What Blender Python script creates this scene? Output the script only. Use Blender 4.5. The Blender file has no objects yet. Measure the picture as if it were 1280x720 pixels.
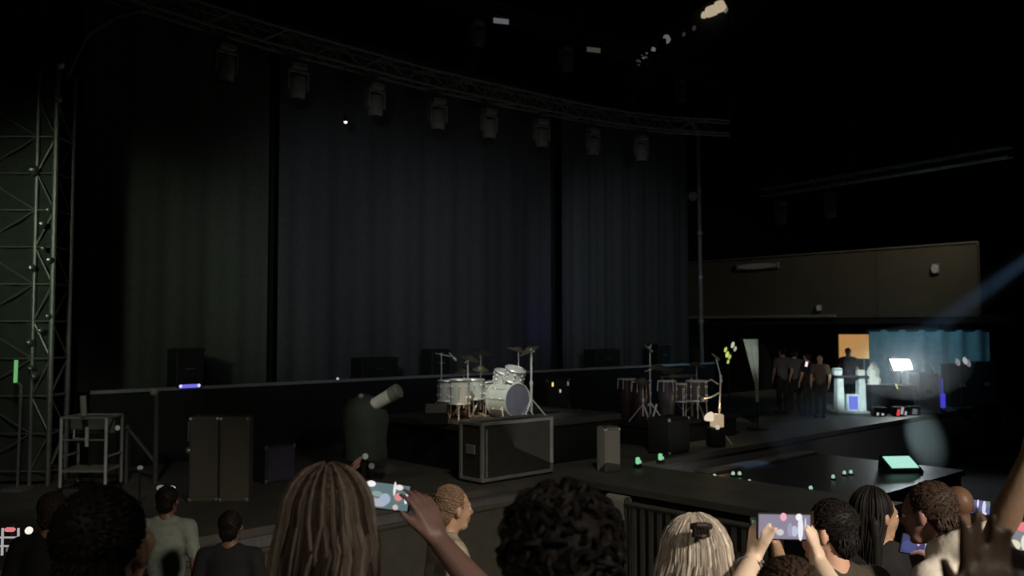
import bpy, bmesh, math, random
from mathutils import Vector, Matrix, Quaternion, noise
random.seed(7)
SC = bpy.context.scene
COL = SC.collection
V3 = Vector
PI = math.pi

# ------------------------------------------------------------ camera
F = 1100.0; HOR = 410.0; CZ = 3.8
cam_d = bpy.data.cameras.new('camera'); cam = bpy.data.objects.new('camera', cam_d); COL.objects.link(cam)
cam_d.sensor_width = 36; cam_d.lens = 36*F/1280; cam_d.clip_start = .05; cam_d.clip_end = 200
cam_d.dof.use_dof = True; cam_d.dof.focus_distance = 4.2; cam_d.dof.aperture_fstop = 3.6
cam.location = (0, 0, CZ); cam.rotation_euler = (PI/2 + math.atan((HOR-360)/F), 0, 0)
SC.camera = cam

# ------------------------------------------------------------ world, exposure, lamps
w = bpy.data.worlds.new('night'); SC.world = w; w.use_nodes = True
w.node_tree.nodes['Background'].inputs[0].default_value = (.02, .025, .03, 1)
w.node_tree.nodes['Background'].inputs[1].default_value = .02
vs = SC.view_settings
vs.view_transform = 'Standard'; vs.look = 'None'; vs.gamma = 1; vs.use_curve_mapping = False; vs.exposure = 0

def lamp(name, kind, loc, aim, power, col, size=.5, cone=40, blend=1, size_y=None):
    d = bpy.data.lights.new(name, kind); o = bpy.data.objects.new(name, d); COL.objects.link(o)
    d.energy = power; d.color = col; o.location = loc
    o.rotation_euler = (V3(aim)-V3(loc)).to_track_quat('-Z', 'Y').to_euler()
    if kind == 'AREA':
        d.size = size
        if size_y: d.shape = 'RECTANGLE'; d.size_y = size_y
        d.spread = math.radians(cone)
    else:
        d.shadow_soft_size = size
        if kind == 'SPOT': d.spot_size = math.radians(cone); d.spot_blend = blend
    return o
# dim light of the house over the stand, coming from behind the viewer
lamp('house_spill', 'SPOT', (5.2, -3.0, 7.2), (2.1, 2.9, 2.9), 3300, (1, .87, .72), .35, 44, 1)
lamp('house_glow', 'SPOT', (-2.0, -5.0, 9.0), (-.2, 2.2, 3.2), 400, (1, .86, .68), .5, 26, 1)
# weak cool wash on the hanging curtains and the rig
lamp('curtain_wash_blue', 'SPOT', (-2.2, 5.0, 6.6), (-3.3, 18.9, 4.9), 740, (.84, .95, 1), .6, 34, 1)
lamp('curtain_wash_blue', 'SPOT', (.6, 7.5, 6.6), (-.6, 21.4, 4.9), 520, (.8, .9, 1), .6, 34, 1)
lamp('curtain_wash_green', 'SPOT', (-6.6, 3.5, 6.4), (-6.6, 15.7, 4.5), 800, (.82, 1, .72), .6, 27, 1)
lamp('curtain_wash_pale', 'SPOT', (4.6, 11.0, 6.8), (3.3, 25.0, 5.0), 600, (.85, .96, 1), .6, 34, 1)
lamp('ultraviolet_wash', 'SPOT', (1.2, 21.1, 3.15), (1.0, 23.2, 4.6), 10, (.12, .06, 1), .2, 80, 1)
lamp('rig_fill', 'AREA', (2.0, 14.0, 1.75), (1.5, 20, 11), 17, (1, .95, .86), 4, 130)  # unseen area light added to bring out the rig from below
lamp('kit_spot', 'SPOT', (-1.6, 9.5, 9.5), (-.15, 15.4, 2.6), 1650, (.96, 1, .9), .2, 15, 1)
lamp('deck_wash', 'SPOT', (2.0, 4.0, 12.0), (2.6, 13.5, 1.5), 800, (1, .93, .78), .6, 52, 1)
lamp('kit_floor_glow', 'POINT', (-.75, 14.75, 2.36), (0, 0, 0), 1.1, (1, .55, .22), .03)
lamp('stand_rim', 'SPOT', (14, 24, 11), (12, 33, 5.2), 760, (1, .88, .62), .6, 75, 1)
lamp('cyan_drape_wash', 'SPOT', (12.4, 24.9, 4.7), (12.6, 27, 3.1), 95, (.2, .72, 1), .2, 100, 1)
lamp('fascia_fill', 'SPOT', (9.0, 16.0, 3.4), (10.85, 23.4, .9), 2600, (.72, .98, 1), .08, 12, 1)  # no fixture: added for the pale patch on the stage front
lamp('skirt_fill', 'SPOT', (6.5, 14, 4), (8.2, 21, .9), 170, (.95, .97, 1), .3, 32, 1)  # unseen broad fill added to lift the front skirt
lamp('desk_fill', 'SPOT', (6.3, 16.5, 5), (9.2, 23.7, 2.3), 3200, (.85, 1, 1), .1, 12, .7)  # sourceless fill added to brighten the white desk
lamp('cannon_fill', 'SPOT', (-.6, 6.5, 7.5), (-2.0, 12.8, 2.85), 420, (1, 1, .92), .1, 7, 1)  # added beam without a fixture, only lifts the pale tube
lamp('percussion_fill', 'SPOT', (1.5, 10, 9), (3.3, 17.9, 2.6), 420, (.95, .95, 1), .2, 16, 1)  # unseen fill added so the percussion stands show
lamp('practical_glow', 'POINT', (4.0, 17.35, 2.25), (0, 0, 0), 2.2, (1, .72, .38), .05)
lamp('left_rig_spot', 'SPOT', (-3.0, 5.0, 8.5), (-5.9, 12.6, 2.2), 300, (1, 1, .9), .3, 26, 1)

# ------------------------------------------------------------ helpers
def P(x, y, z):
    'point at height z seen at photo pixel x, y'
    D = (z-CZ)*F/(HOR-y); return V3(((x-640)/F*D, D, z))
def at(x, y, D):
    return V3(((x-640)/F*D, D, CZ+(HOR-y)/F*D))
SU = V3((.728, .686, 0)); SV = V3((.686, -.728, 0)); SO = V3((-7.4, 15, 0)); SROT = math.atan2(.686, .728)
def S(u, v, z=0): return SO + SU*u + SV*v + V3((0, 0, z))
def uv_of(p):
    r = V3((p[0], p[1], 0))-SO; return r.dot(SU), r.dot(SV)

MATS = {}
def mat(name, col, rough=.6, metal=0, var=.15, scale=6, bump=0, stretch=(1, 1, 1), emit=None, strength=0, spec=.5, sheen=0):
    if name in MATS: return MATS[name]
    m = bpy.data.materials.new(name); m.use_nodes = True; nt = m.node_tree; b = nt.nodes['Principled BSDF']
    b.inputs['Roughness'].default_value = rough; b.inputs['Metallic'].default_value = metal
    b.inputs['Specular IOR Level'].default_value = spec
    if sheen: b.inputs['Sheen Weight'].default_value = sheen
    tc = nt.nodes.new('ShaderNodeTexCoord'); mp = nt.nodes.new('ShaderNodeMapping'); mp.inputs['Scale'].default_value = stretch
    n = nt.nodes.new('ShaderNodeTexNoise'); n.inputs['Scale'].default_value = scale; n.inputs['Detail'].default_value = 4
    nt.links.new(tc.outputs['Object'], mp.inputs[0]); nt.links.new(mp.outputs[0], n.inputs['Vector'])
    r = nt.nodes.new('ShaderNodeValToRGB'); c = V3(col)
    a = c*(1-var); e = c*(1+var)
    r.color_ramp.elements[0].position = .3; r.color_ramp.elements[1].position = .7
    r.color_ramp.elements[0].color = (*a, 1); r.color_ramp.elements[1].color = (*e, 1)
    nt.links.new(n.outputs['Fac'], r.inputs[0]); nt.links.new(r.outputs[0], b.inputs['Base Color'])
    if bump:
        bp = nt.nodes.new('ShaderNodeBump'); bp.inputs['Strength'].default_value = bump; bp.inputs['Distance'].default_value = .02
        nt.links.new(n.outputs['Fac'], bp.inputs['Height']); nt.links.new(bp.outputs[0], b.inputs['Normal'])
    if emit:
        b.inputs['Emission Color'].default_value = (*emit, 1); b.inputs['Emission Strength'].default_value = strength
    MATS[name] = m; return m
def glow(name, col, strength):
    return mat(name, (.02, .02, .02), .4, 0, 0, emit=col, strength=strength)

class MB:
    def __init__(s): s.v = []; s.f = []; s.mi = []; s.cur = 0
    def add(s, vs, fs):
        k = len(s.v); s.v += [V3(p) for p in vs]
        for f in fs: s.f.append([i+k for i in f]); s.mi.append(s.cur)
        return s
    def box(s, c, size, rot=None, taper=1.0, bev=0):
        c = V3(c); x, y, z = size[0]/2, size[1]/2, size[2]/2
        if bev:
            b = min(bev, x*.9, y*.9, z*.9); vs = []
            for sz in (-1, 1):
                for (ix, iy) in ((x-b, y), (x, y-b)): pass
            rings = [(-z, b), (-z+b, 0), (z-b, 0), (z, b)]
            for (zz, ins) in rings:
                t = taper if zz > 0 else 1
                X, Y = (x-ins)*t, (y-ins)*t; q = b*.7
                vs += [V3(p+(zz,)) for p in ((-X+q, -Y), (X-q, -Y), (X, -Y+q), (X, Y-q), (X-q, Y), (-X+q, Y), (-X, Y-q), (-X, -Y+q))]
            fs = [list(range(7, -1, -1)), list(range(24, 32))]
            for r in range(3):
                for i in range(8): fs.append([r*8+i, r*8+(i+1) % 8, r*8+8+(i+1) % 8, r*8+8+i])
        else:
            vs = [V3((a*x*(taper if d > 0 else 1), b*y*(taper if d > 0 else 1), d*z)) for d in (-1, 1) for a, b in ((-1, -1), (1, -1), (1, 1), (-1, 1))]
            fs = [[3, 2, 1, 0], [4, 5, 6, 7], [0, 1, 5, 4], [1, 2, 6, 5], [2, 3, 7, 6], [3, 0, 4, 7]]
        if rot is not None: vs = [rot @ p for p in vs]
        return s.add([p+c for p in vs], fs)
    def tube(s, pts, rads, seg=8, cap=True, flat=1.0):
        pts = [V3(p) for p in pts]; n = len(pts)
        if not hasattr(rads, '__len__'): rads = [rads]*n
        vs = []; fs = []; prev = None
        for i in range(n):
            t = (pts[min(i+1, n-1)]-pts[max(i-1, 0)])
            t = t.normalized() if t.length > 1e-9 else V3((0, 0, 1))
            if prev is None:
                a = t.orthogonal().normalized()
            else:
                a = (prev-t*prev.dot(t)); a = a.normalized() if a.length > 1e-6 else t.orthogonal().normalized()
            prev = a; b = t.cross(a)
            for k in range(seg):
                an = 2*PI*k/seg; vs.append(pts[i]+(a*math.cos(an)+b*math.sin(an)*flat)*rads[i])
        for i in range(n-1):
            for k in range(seg): fs.append([i*seg+k, i*seg+(k+1) % seg, (i+1)*seg+(k+1) % seg, (i+1)*seg+k])
        if cap: fs.append(list(range(seg-1, -1, -1))); fs.append([(n-1)*seg+k for k in range(seg)])
        return s.add(vs, fs)
    def lathe(s, prof, c=(0, 0, 0), axis=(0, 0, 1), seg=20):
        q = V3((0, 0, 1)).rotation_difference(V3(axis).normalized()); c = V3(c); n = len(prof)
        vs = [c+q @ V3((r*math.cos(2*PI*k/seg), r*math.sin(2*PI*k/seg), z)) for r, z in prof for k in range(seg)]
        fs = [[i*seg+k, i*seg+(k+1) % seg, (i+1)*seg+(k+1) % seg, (i+1)*seg+k] for i in range(n-1) for k in range(seg)]
        fs.append(list(range(seg-1, -1, -1))); fs.append([(n-1)*seg+k for k in range(seg)])
        return s.add(vs, fs)
    def ball(s, c, r, rot=None, seg=12, rings=8):
        if not hasattr(r, '__len__'): r = (r, r, r)
        c = V3(c); vs = []; fs = []
        for i in range(1, rings):
            t = PI*i/rings
            for k in range(seg):
                p = V3((r[0]*math.sin(t)*math.cos(2*PI*k/seg), r[1]*math.sin(t)*math.sin(2*PI*k/seg), r[2]*math.cos(t)))
                vs.append(c+(rot @ p if rot is not None else p))
        top = V3((0, 0, r[2])); bot = V3((0, 0, -r[2]))
        vs.append(c+(rot @ top if rot is not None else top)); vs.append(c+(rot @ bot if rot is not None else bot))
        T = len(vs)-2; B = T+1
        for i in range(rings-2):
            for k in range(seg): fs.append([i*seg+k, (i+1)*seg+k, (i+1)*seg+(k+1) % seg, i*seg+(k+1) % seg])
        for k in range(seg): fs.append([T, k, (k+1) % seg]); fs.append([B, (rings-2)*seg+(k+1) % seg, (rings-2)*seg+k])
        return s.add(vs, fs)
    def capsule(s, a, b, ra, rb, seg=10):
        a, b = V3(a), V3(b); d = b-a; L = d.length
        if L < 1e-6: return s.ball(a, ra)
        d.normalize(); pts = []; rads = []
        for t in (-.98, -.75, -.4, 0): pts.append(a+d*ra*t); rads.append(ra*math.sqrt(max(0.02, 1-t*t)))
        for t in (0, .4, .75, .98): pts.append(b+d*rb*t); rads.append(rb*math.sqrt(max(0.02, 1-t*t)))
        return s.tube(pts, rads, seg)
    def ring(s, c, axis, R, r, seg=20, ms=6, arc=2*PI, q0=0):
        q = V3((0, 0, 1)).rotation_difference(V3(axis).normalized()); c = V3(c)
        n = seg if arc >= 2*PI-.01 else seg+1
        pts = [c+q @ V3((R*math.cos(q0+arc*k/seg), R*math.sin(q0+arc*k/seg), 0)) for k in range(seg+1)]
        return s.tube(pts, r, ms, cap=arc < 2*PI-.01)
    def sheet(s, fn, nu, nv, thick=.02):
        'fn(a,b)->point,normal ; closed thick sheet'
        A = [[fn(i/nu, j/nv) for j in range(nv+1)] for i in range(nu+1)]
        vs = [p+n*thick/2 for row in A for p, n in row]+[p-n*thick/2 for row in A for p, n in row]
        N = (nu+1)*(nv+1); fs = []
        I = lambda i, j: i*(nv+1)+j
        for i in range(nu):
            for j in range(nv):
                q = [I(i, j), I(i+1, j), I(i+1, j+1), I(i, j+1)]
                fs.append(q); fs.append([k+N for k in reversed(q)])
        for i in range(nu):
            for j in (0, nv):
                q = [I(i, j), I(i, j)+N, I(i+1, j)+N, I(i+1, j)]; fs.append(q if j == 0 else q[::-1])
        for j in range(nv):
            for i in (0, nu):
                q = [I(i, j), I(i, j+1), I(i, j+1)+N, I(i, j)+N]; fs.append(q if i == 0 else q[::-1])
        return s.add(vs, fs)
    def build(s, name, m, parent=None, local=False, smooth=False):
        me = bpy.data.meshes.new(name)
        vs = s.v
        if parent is not None and not local:
            inv = xf(parent).inverted(); vs = [inv @ p for p in vs]
        elif parent is None and not local:
            c0 = V3((sum(p.x for p in vs)/len(vs), sum(p.y for p in vs)/len(vs), min(p.z for p in vs))); vs = [p-c0 for p in vs]
        me.from_pydata([tuple(p) for p in vs], [], s.f)
        ms = m if isinstance(m, (list, tuple)) else [m]
        for q in ms: me.materials.append(q)
        for i, p in enumerate(me.polygons): p.material_index = s.mi[i]; p.use_smooth = smooth
        bm = bmesh.new(); bm.from_mesh(me); bmesh.ops.recalc_face_normals(bm, faces=bm.faces); bm.to_mesh(me); bm.free()
        if smooth:
            try: me.set_sharp_from_angle(angle=math.radians(40))
            except Exception: pass
        o = bpy.data.objects.new(name, me); COL.objects.link(o)
        if parent is not None: o.parent = parent
        elif not local: o.location = c0
        return o
def xf(o):
    m = Matrix.Translation(o.location) @ o.rotation_euler.to_matrix().to_4x4()
    return xf(o.parent) @ m if o.parent else m
def tag(o, label=None, cat=None, group=None, kind=None):
    if label: o['label'] = label
    if cat: o['category'] = cat
    if group: o['group'] = group
    if kind: o['kind'] = kind
    return o
def thing(name, label, cat, loc=(0, 0, 0), rz=0, group=None, kind=None):
    o = bpy.data.objects.new(name, None); COL.objects.link(o); o.location = loc; o.rotation_euler = (0, 0, rz); o.empty_display_size = .2
    return tag(o, label, cat, group, kind)
def kids(o): return [c for c in bpy.data.objects if c.parent == o]
def dup(root, loc, rz=None, label=None, group=None):
    r = root.copy(); COL.objects.link(r); r.location = loc
    if rz is not None: r.rotation_euler = (0, 0, rz)
    if label: r['label'] = label
    if group: r['group'] = group
    for c in kids(root):
        k = c.copy(); COL.objects.link(k); k.parent = r
        for g in kids(c):
            h = g.copy(); COL.objects.link(h); h.parent = k
    return r
def Rz(a): return Matrix.Rotation(a, 3, 'Z')
SR = Rz(SROT)

M = dict(
 black=mat('matt_black_paint', (.012, .012, .012), .7), dblack=mat('black_drape_cloth', (.008, .008, .009), .95, bump=.2, scale=30),
 concrete=mat('dark_concrete', (.03, .029, .028), .9, scale=3, bump=.2), deck=mat('grey_stage_deck', (.12, .115, .1), .6, scale=1.5, var=.25),
 fascia=mat('black_stage_skirt', (.006, .006, .006), .9), steel=mat('brushed_steel', (.6, .6, .58), .35, .9, scale=20), 
 chrome=mat('chrome_hardware', (.85, .85, .87), .3, .35, var=.03), alu=mat('dull_aluminium', (.3, .3, .28), .45, .6, scale=12),
 rubber=mat('black_rubber', (.01, .01, .01), .8), wall=mat('dark_hall_wall', (.012, .013, .014), .95, scale=.5),
 grey=mat('mid_grey_paint', (.2, .2, .19), .6), white=mat('white_plastic', (.75, .76, .74), .45, var=.05))

# ------------------------------------------------------------ setting
def struct(name, mb, m, **k):
    o = mb.build(name, m, **k); o['kind'] = 'structure'; return o
X0, X1, Y0, Y1, ZC = -18, 34, -8, 52, 24
struct('floor', MB().box(((X0+X1)/2, (Y0+Y1)/2, -.1), (X1-X0, Y1-Y0, .2)), M['concrete'])
struct('ceiling', MB().box(((X0+X1)/2, (Y0+Y1)/2, ZC+.1), (X1-X0, Y1-Y0, .2)), M['wall'])
struct('wall_back', MB().box(((X0+X1)/2, Y1+.1, ZC/2), (X1-X0, .2, ZC)), M['wall'])
struct('wall_front', MB().box(((X0+X1)/2, Y0-.1, ZC/2), (X1-X0, .2, ZC)), M['wall'])
struct('wall_left', MB().box((X0-.1, (Y0+Y1)/2, ZC/2), (.2, Y1-Y0, ZC)), M['wall'])
struct('wall_right', MB().box((X1+.1, (Y0+Y1)/2, ZC/2), (.2, Y1-Y0, ZC)), M['wall'])
# raked stand the crowd is on
def zstep(Y):
    k = math.floor((Y-1.5)/.9)+1
    return max(1.76+.165-.165*k, 0) if Y > -2.1 else 1.76+.165
ter = thing('floor_terrace', None, None, (0, 0, 0)); ter['kind'] = 'structure'; ter['label'] = 'dark concrete terrace steps the crowd stands on'
st = MB().box((1.5, -2.2, .9625), (15, 7.4, 1.925)).build('step', M['concrete'], ter)
k = 1
while 1.925-.165*k > .05:
    z = 1.925-.165*k; y0 = 1.5+.9*(k-1)
    MB().box((1.5, y0+.45, z/2), (15, .9, z)).build('step', M['concrete'], ter); k += 1

# stage, built along its own axes (the stage stands oblique to the stand)
DZ = 1.5
def sbox(mb, u0, u1, v0, v1, z0, z1): 
    return mb.box(S((u0+u1)/2, (v0+v1)/2, (z0+z1)/2), (u1-u0, v1-v0, z1-z0), SR)
stage = thing('stage', 'wide grey stage deck with black skirt and a runway towards the crowd', 'stage', S(8, 3, 0), SROT)
sbox(MB(), -4, 25, -1.5, 6.5, DZ-.1, DZ).build('deck', M['deck'], stage)
sbox(MB(), -3.95, 24.95, 6.30, 6.45, 0, DZ-.1).build('skirt', mat('grey_stage_skirt', (.17, .17, .175), .85, bump=.3, scale=8, stretch=(6, 6, .3)), stage)
sbox(MB(), -3.95, 24.95, -1.45, -1.3, 0, DZ-.1).build('skirt', M['fascia'], stage)
sbox(MB(), 5.1, 6.9, 6.5, 11.0, DZ-.1, DZ).build('runway', M['deck'], stage)
rw = MB(); sbox(rw, 5.15, 5.25, 6.5, 10.9, 0, DZ-.1); sbox(rw, 6.75, 6.85, 6.5, 10.9, 0, DZ-.1); sbox(rw, 5.25, 6.75, 10.8, 10.9, 0, DZ-.1)
rw.build('runway_skirt', M['fascia'], stage)
legs = MB()
for u in (-2, 3, 8, 13, 18, 23):
    for v in (0, 3, 5.8): legs.tube([S(u, v, 0), S(u, v, DZ-.1)], .05, 6)
legs.build('scaffold_leg', M['alu'], stage)['kind'] = 'stuff'
bd = thing('side_deck', 'low glossy black side deck dotted with small lights beside the runway', 'platform', S(9, 8.7, 0), SROT)
sbox(MB(), 6.95, 11.3, 7.2, 10.2, 1.25, 1.35).build('glossy_top', mat('glossy_black_floor', (.012, .014, .016), .38, var=.3), bd)
sbox(MB(), 7.0, 11.25, 7.25, 10.15, 0, 1.25).build('base', M['fascia'], bd)
sbox(MB(), 7.6, 11.3, 7.2, 7.5, 1.35, 1.39).build('edge_board', M['deck'], bd)
# light beads
bead = None
gl = glow('green_white_led', (.62, 1, .74), .55)
for i, (x, y) in enumerate([(866, 598), (878, 607), (891, 597), (905, 606), (914, 594), (922, 594), (934, 604), (946, 611), (1010, 612)]):
    p = P(x, y, 1.35)
    if bead is None:
        bead = thing('floor_light', 'small pale green bead light on the glossy black side deck', 'light', p, 0, 'bead lights on the side deck')
        MB().lathe([(.045, 0), (.045, .02), (.03, .03)], seg=10).build('housing', M['black'], bead, True)
        MB().ball((0, 0, .05), (.03, .03, .035), seg=8, rings=6).build('bulb', gl, bead, True)
    else: dup(bead, p)
for i, (x, y) in enumerate([(1038, 598), (1052, 593), (1060, 592)]):
    dup(bead, P(x, y, 1.35), label='small green bead light near the far edge of the black side deck', group='bead lights at the far edge')
# ------------------------------------------------------------ hanging curtains
def curtain(name, label, u0, u1, m, amp, wl, seed, top=9.95):
    t = thing(name, label, 'curtain', S((u0+u1)/2, 0, DZ), SROT, 'curtains across the rear of the stage')
    rnd = random.Random(seed); ph = [rnd.uniform(0, 6.28) for _ in range(4)]
    L = u1-u0; n = int(L/.07)
    def fn(a, b):
        u = u0+a*L
        d = amp*(math.sin(u*2*PI/wl+ph[0])*.6+math.sin(u*2*PI/(wl*.43)+ph[1])*.3+math.sin(u*2*PI/(wl*2.7)+ph[2])*.5)*(.35+.65*(1-b))
        return S(u, d, DZ+.01+b*(top-DZ)), V3(SV)
    MB().sheet(fn, n, 10, .015).build('cloth', m, t, smooth=True)
    MB().tube([S(u0-.05, 0, top+.03), S(u1+.05, 0, top+.03)], .035, 8).build('batten', M['black'], t)
    hb = MB(); nn = max(4, int(L/.6))
    for i in range(nn+1):
        u = u0+L*i/nn; hb.tube([S(u, .02, top-.05), S(u, .04, top+.09)], .012, 5)
    hb.build('ties', M['black'], t)['kind'] = 'stuff'
curtain('backdrop_curtain', 'dim green-tinged dark curtain beside the scrim tower', 0, 3.5, mat('curtain_greenish', (.07, .075, .062), .95, bump=.2, scale=14), .05, .9, 1)
curtain('backdrop_curtain', 'wide dim blue-grey curtain behind the white drum kit', 3.72, 11.55, mat('curtain_bluish', (.075, .077, .082), .95, bump=.2, scale=14), .06, 1.1, 2)
curtain('backdrop_curtain', 'pleated dark grey curtain next to the tall support pole', 11.95, 17.6, mat('curtain_pale', (.08, .085, .087), .95, bump=.2, scale=14), .1, .8, 3)
# dark masking strips between them
for i, (u0, u1, lab) in enumerate([(-1.0, 0, 'narrow black masking drape between scrim tower and green-tinged curtain'), (3.45, 3.78, 'thin black masking drape between the green-tinged and blue-grey curtains'), (11.5, 12.0, 'thin black masking drape between blue-grey and pleated curtains')]):
    t = thing('masking_drape', lab, 'drape', S((u0+u1)/2, -.3, DZ), SROT)
    MB().sheet(lambda a, b, u0=u0, u1=u1: (S(u0+a*(u1-u0), -.3+.03*math.sin(a*20), DZ+.01+b*8.4), V3(SV)), 12, 2, .015).build('cloth', M['dblack'], t)
    MB().tube([S(u0, -.3, 9.93), S(u1, -.3, 9.93)], .03, 6).build('batten', M['black'], t)

# ------------------------------------------------------------ overhead truss
def truss(name, label, pts, w, h, m, step=.6, hoists=(), ztop=ZC-.01):
    root = thing(name, label, 'truss', pts[0])
    pts = [V3(p) for p in pts]; offs = []
    n = len(pts); side = []
    for i in range(n):
        t = (pts[min(i+1, n-1)]-pts[max(i-1, 0)]); t.z = 0; t.normalize(); side.append(V3((t.y, -t.x, 0)))
    C = {}
    for nm, a, b in (('a', -.5, 0), ('b', .5, 0), ('c', -.5, -1), ('d', .5, -1)):
        C[nm] = [p+s*w*a+V3((0, 0, h*b)) for p, s in zip(pts, side)]
        MB().tube(C[nm], .03, 8).build('chord', m, root)
    def interp(L, d):
        for i in range(n-1):
            l = (pts[i+1]-pts[i]).length
            if d <= l or i == n-2: return L[i].lerp(L[i+1], min(1, d/l))
            d -= l
    tot = sum((pts[i+1]-pts[i]).length for i in range(n-1)); lb = MB(); d = 0; k = 0
    while d+step <= tot+.01:
        for p, q in (('a', 'c'), ('b', 'd'), ('a', 'b'), ('c', 'd')):
            if k % 2: p, q = q, p
            lb.tube([interp(C[p], d), interp(C[q], d+step)], .014, 5)
            lb.tube([interp(C[p], d), interp(C[q], d)], .014, 5)
        d += step; k += 1
    lb.build('lacing', m, root)['kind'] = 'stuff'
    for hd in hoists:
        p = (interp(C['a'], hd)+interp(C['b'], hd))/2
        MB().tube([p, V3((p.x, p.y, ztop))], .012, 6).build('hoist_chain', M['black'], root)
        MB().box(p+V3((0, 0, .35)), (.2, .2, .4), bev=.03).build('chain_motor', M['black'], root)
    return root, (lambda d: (interp(C['c'], d)+interp(C['d'], d))/2), tot
tm = mat('truss_grey', (.3, .3, .28), .5, .3, scale=10)
ZT = 9.92
def tp(x, y, v=1.0):
    # where the sight line of x meets the upright plane v metres in front of the curtains
    t_ = (x-640)/F; o_ = SO+SV*v; u_ = (o_.y*t_-o_.x)/(SU.x-SU.y*t_); p = S(u_, v)
    return V3((p.x, p.y, CZ+(HOR-y)/F*p.y))
TP = [tp(120, -40), tp(240, 0), tp(335, 30), tp(430, 57), tp(535, 86), tp(640, 110), tp(720, 128), tp(780, 139, 1.15), tp(840, 146, 1.6), tp(915, 150, 2.9)]
main, mpt, mtot = truss('lighting_truss', 'long curved lighting truss above the stage curtains', TP, .35, .35, tm, .55, (2.5, 8, 13.5, 18.5))

def moving_head(root, m=None):
    m = m or mat('lamp_body_grey', (.3, .29, .25), .55, 0)
    MB().box((0, 0, -.02), (.12, .1, .1), bev=.02).tube([(0, 0, .03), (0, 0, .1)], .03, 8).build('clamp', M['alu'], root, True)
    MB().box((0, 0, -.15), (.34, .26, .16), bev=.04).build('base', m, root, True)
    MB().box((-.2, 0, -.42), (.05, .16, .4), bev=.02).box((.2, 0, -.42), (.05, .16, .4), bev=.02).box((0, 0, -.26), (.42, .16, .06), bev=.02).build('yoke', m, root, True)
    h = MB().lathe([(.09, .2), (.15, .16), (.17, .05), (.165, -.1), (.15, -.24), (.13, -.26)], (0, 0, -.52), seg=16).build('head', m, root, True, smooth=True)
    MB().lathe([(.125, -.265), (.125, -.275), (.03, -.285)], (0, 0, -.52), seg=16).build('lens', mat('lamp_lens', (.03, .03, .04), .1), h, True)
def mh(label, p, rz, first=[None]):
    if first[0] is None:
        t = thing('moving_head_lamp', label, 'lamp', p, rz, 'moving head lamps under the curved truss'); moving_head(t); first[0] = t
        return t
    return dup(first[0], p, rz, label, 'moving head lamps under the curved truss')
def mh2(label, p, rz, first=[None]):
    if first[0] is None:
        t = thing('moving_head_lamp', label, 'lamp', p, rz, 'moving head lamps on the high truss'); moving_head(t, mat('lamp_body_shaded', (.13, .13, .12), .6)); first[0] = t  # same lamp, body colour darkened for the weaker light on it
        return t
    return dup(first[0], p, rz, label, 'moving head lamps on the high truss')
ords = ['sixth', 'fifth', 'fourth', 'third', 'second', 'first']
xs = [(277, 'eighth'), (368, 'seventh'), (467, 'sixth'), (546, 'fifth'), (611, 'fourth'), (677, 'third'), (742, 'second'), (803, 'first')]
def truss_at_x(x):
    lo, hi = 0, mtot
    for _ in range(40):
        m_ = (lo+hi)/2; p = mpt(m_)
        if 640+p.x/p.y*F < x: lo = m_
        else: hi = m_
    return mpt(lo)
for x, o_ in xs:
    p = truss_at_x(x)
    mh('grey moving head lamp under the curved truss, %s counted from the tall support pole' % o_, p+V3((0, 0, -.11)), SROT+.1*math.sin(x))
# second, higher truss towards the house with small blinders and lamps
P2 = [at(500, -33, 19.2), at(625, 8, 21), at(742, 41, 23.2), at(860, 74, 25.8), at(905, 86, 26.8)]
z2 = 11.6
P2 = [V3((p.x, p.y, z2)) for p in P2]
t2, p2t, tot2 = truss('lighting_truss', 'dark straight lighting truss high above the curved one', P2, .3, .3, mat('black_truss', (.03, .03, .03), .5, .3), .6, (1.5, 5.5, 9))
def t2_at(x):
    lo, hi = 0, tot2
    for _ in range(40):
        m_ = (lo+hi)/2; p = p2t(m_)
        if 640+p.x/p.y*F < x: lo = m_
        else: hi = m_
    return p2t(lo)
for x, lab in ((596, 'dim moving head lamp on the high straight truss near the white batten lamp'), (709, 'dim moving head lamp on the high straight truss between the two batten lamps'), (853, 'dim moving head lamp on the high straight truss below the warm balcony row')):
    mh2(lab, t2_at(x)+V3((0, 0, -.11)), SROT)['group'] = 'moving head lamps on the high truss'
for x, lab, g in ((625, 'small pale batten lamp glowing faintly on the high truss end', .12), (742, 'small dim greenish batten lamp glowing on the high truss middle', .055)):
    p = t2_at(x)+V3((0, 0, -.1)); t = thing('batten_lamp', lab, 'lamp', p, .3)
    MB().box((0, 0, 0), (.44, .14, .16), bev=.03).build('housing', M['black'], t, True)
    MB().box((0, -.075, 0), (.38, .02, .12)).build('lens', glow('batten_%d' % x, (.85, .85, .95) if x == 625 else (.8, .85, .65), g), t, True)
    MB().tube([(0, 0, .07), (0, 0, .13)], .03, 6).build('clamp', M['black'], t, True)
# pin light on the rig
p = truss_at_x(430); t = thing('pin_lamp', 'tiny white pin lamp shining under the curved truss', 'lamp', p+V3((0, 0, -.05)))
MB().tube([(0, 0, .03), (0, 0, -.95)], .012, 6).lathe([(.03, 0), (.05, -.12), (.05, -.14)], (0, 0, -.93), seg=10).build('body', M['black'], t, True)
MB().ball((0, 0, -1.08), .035, seg=8, rings=6).build('bulb', glow('pin_white', (1, .95, .9), 1.5), t, True)

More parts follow.
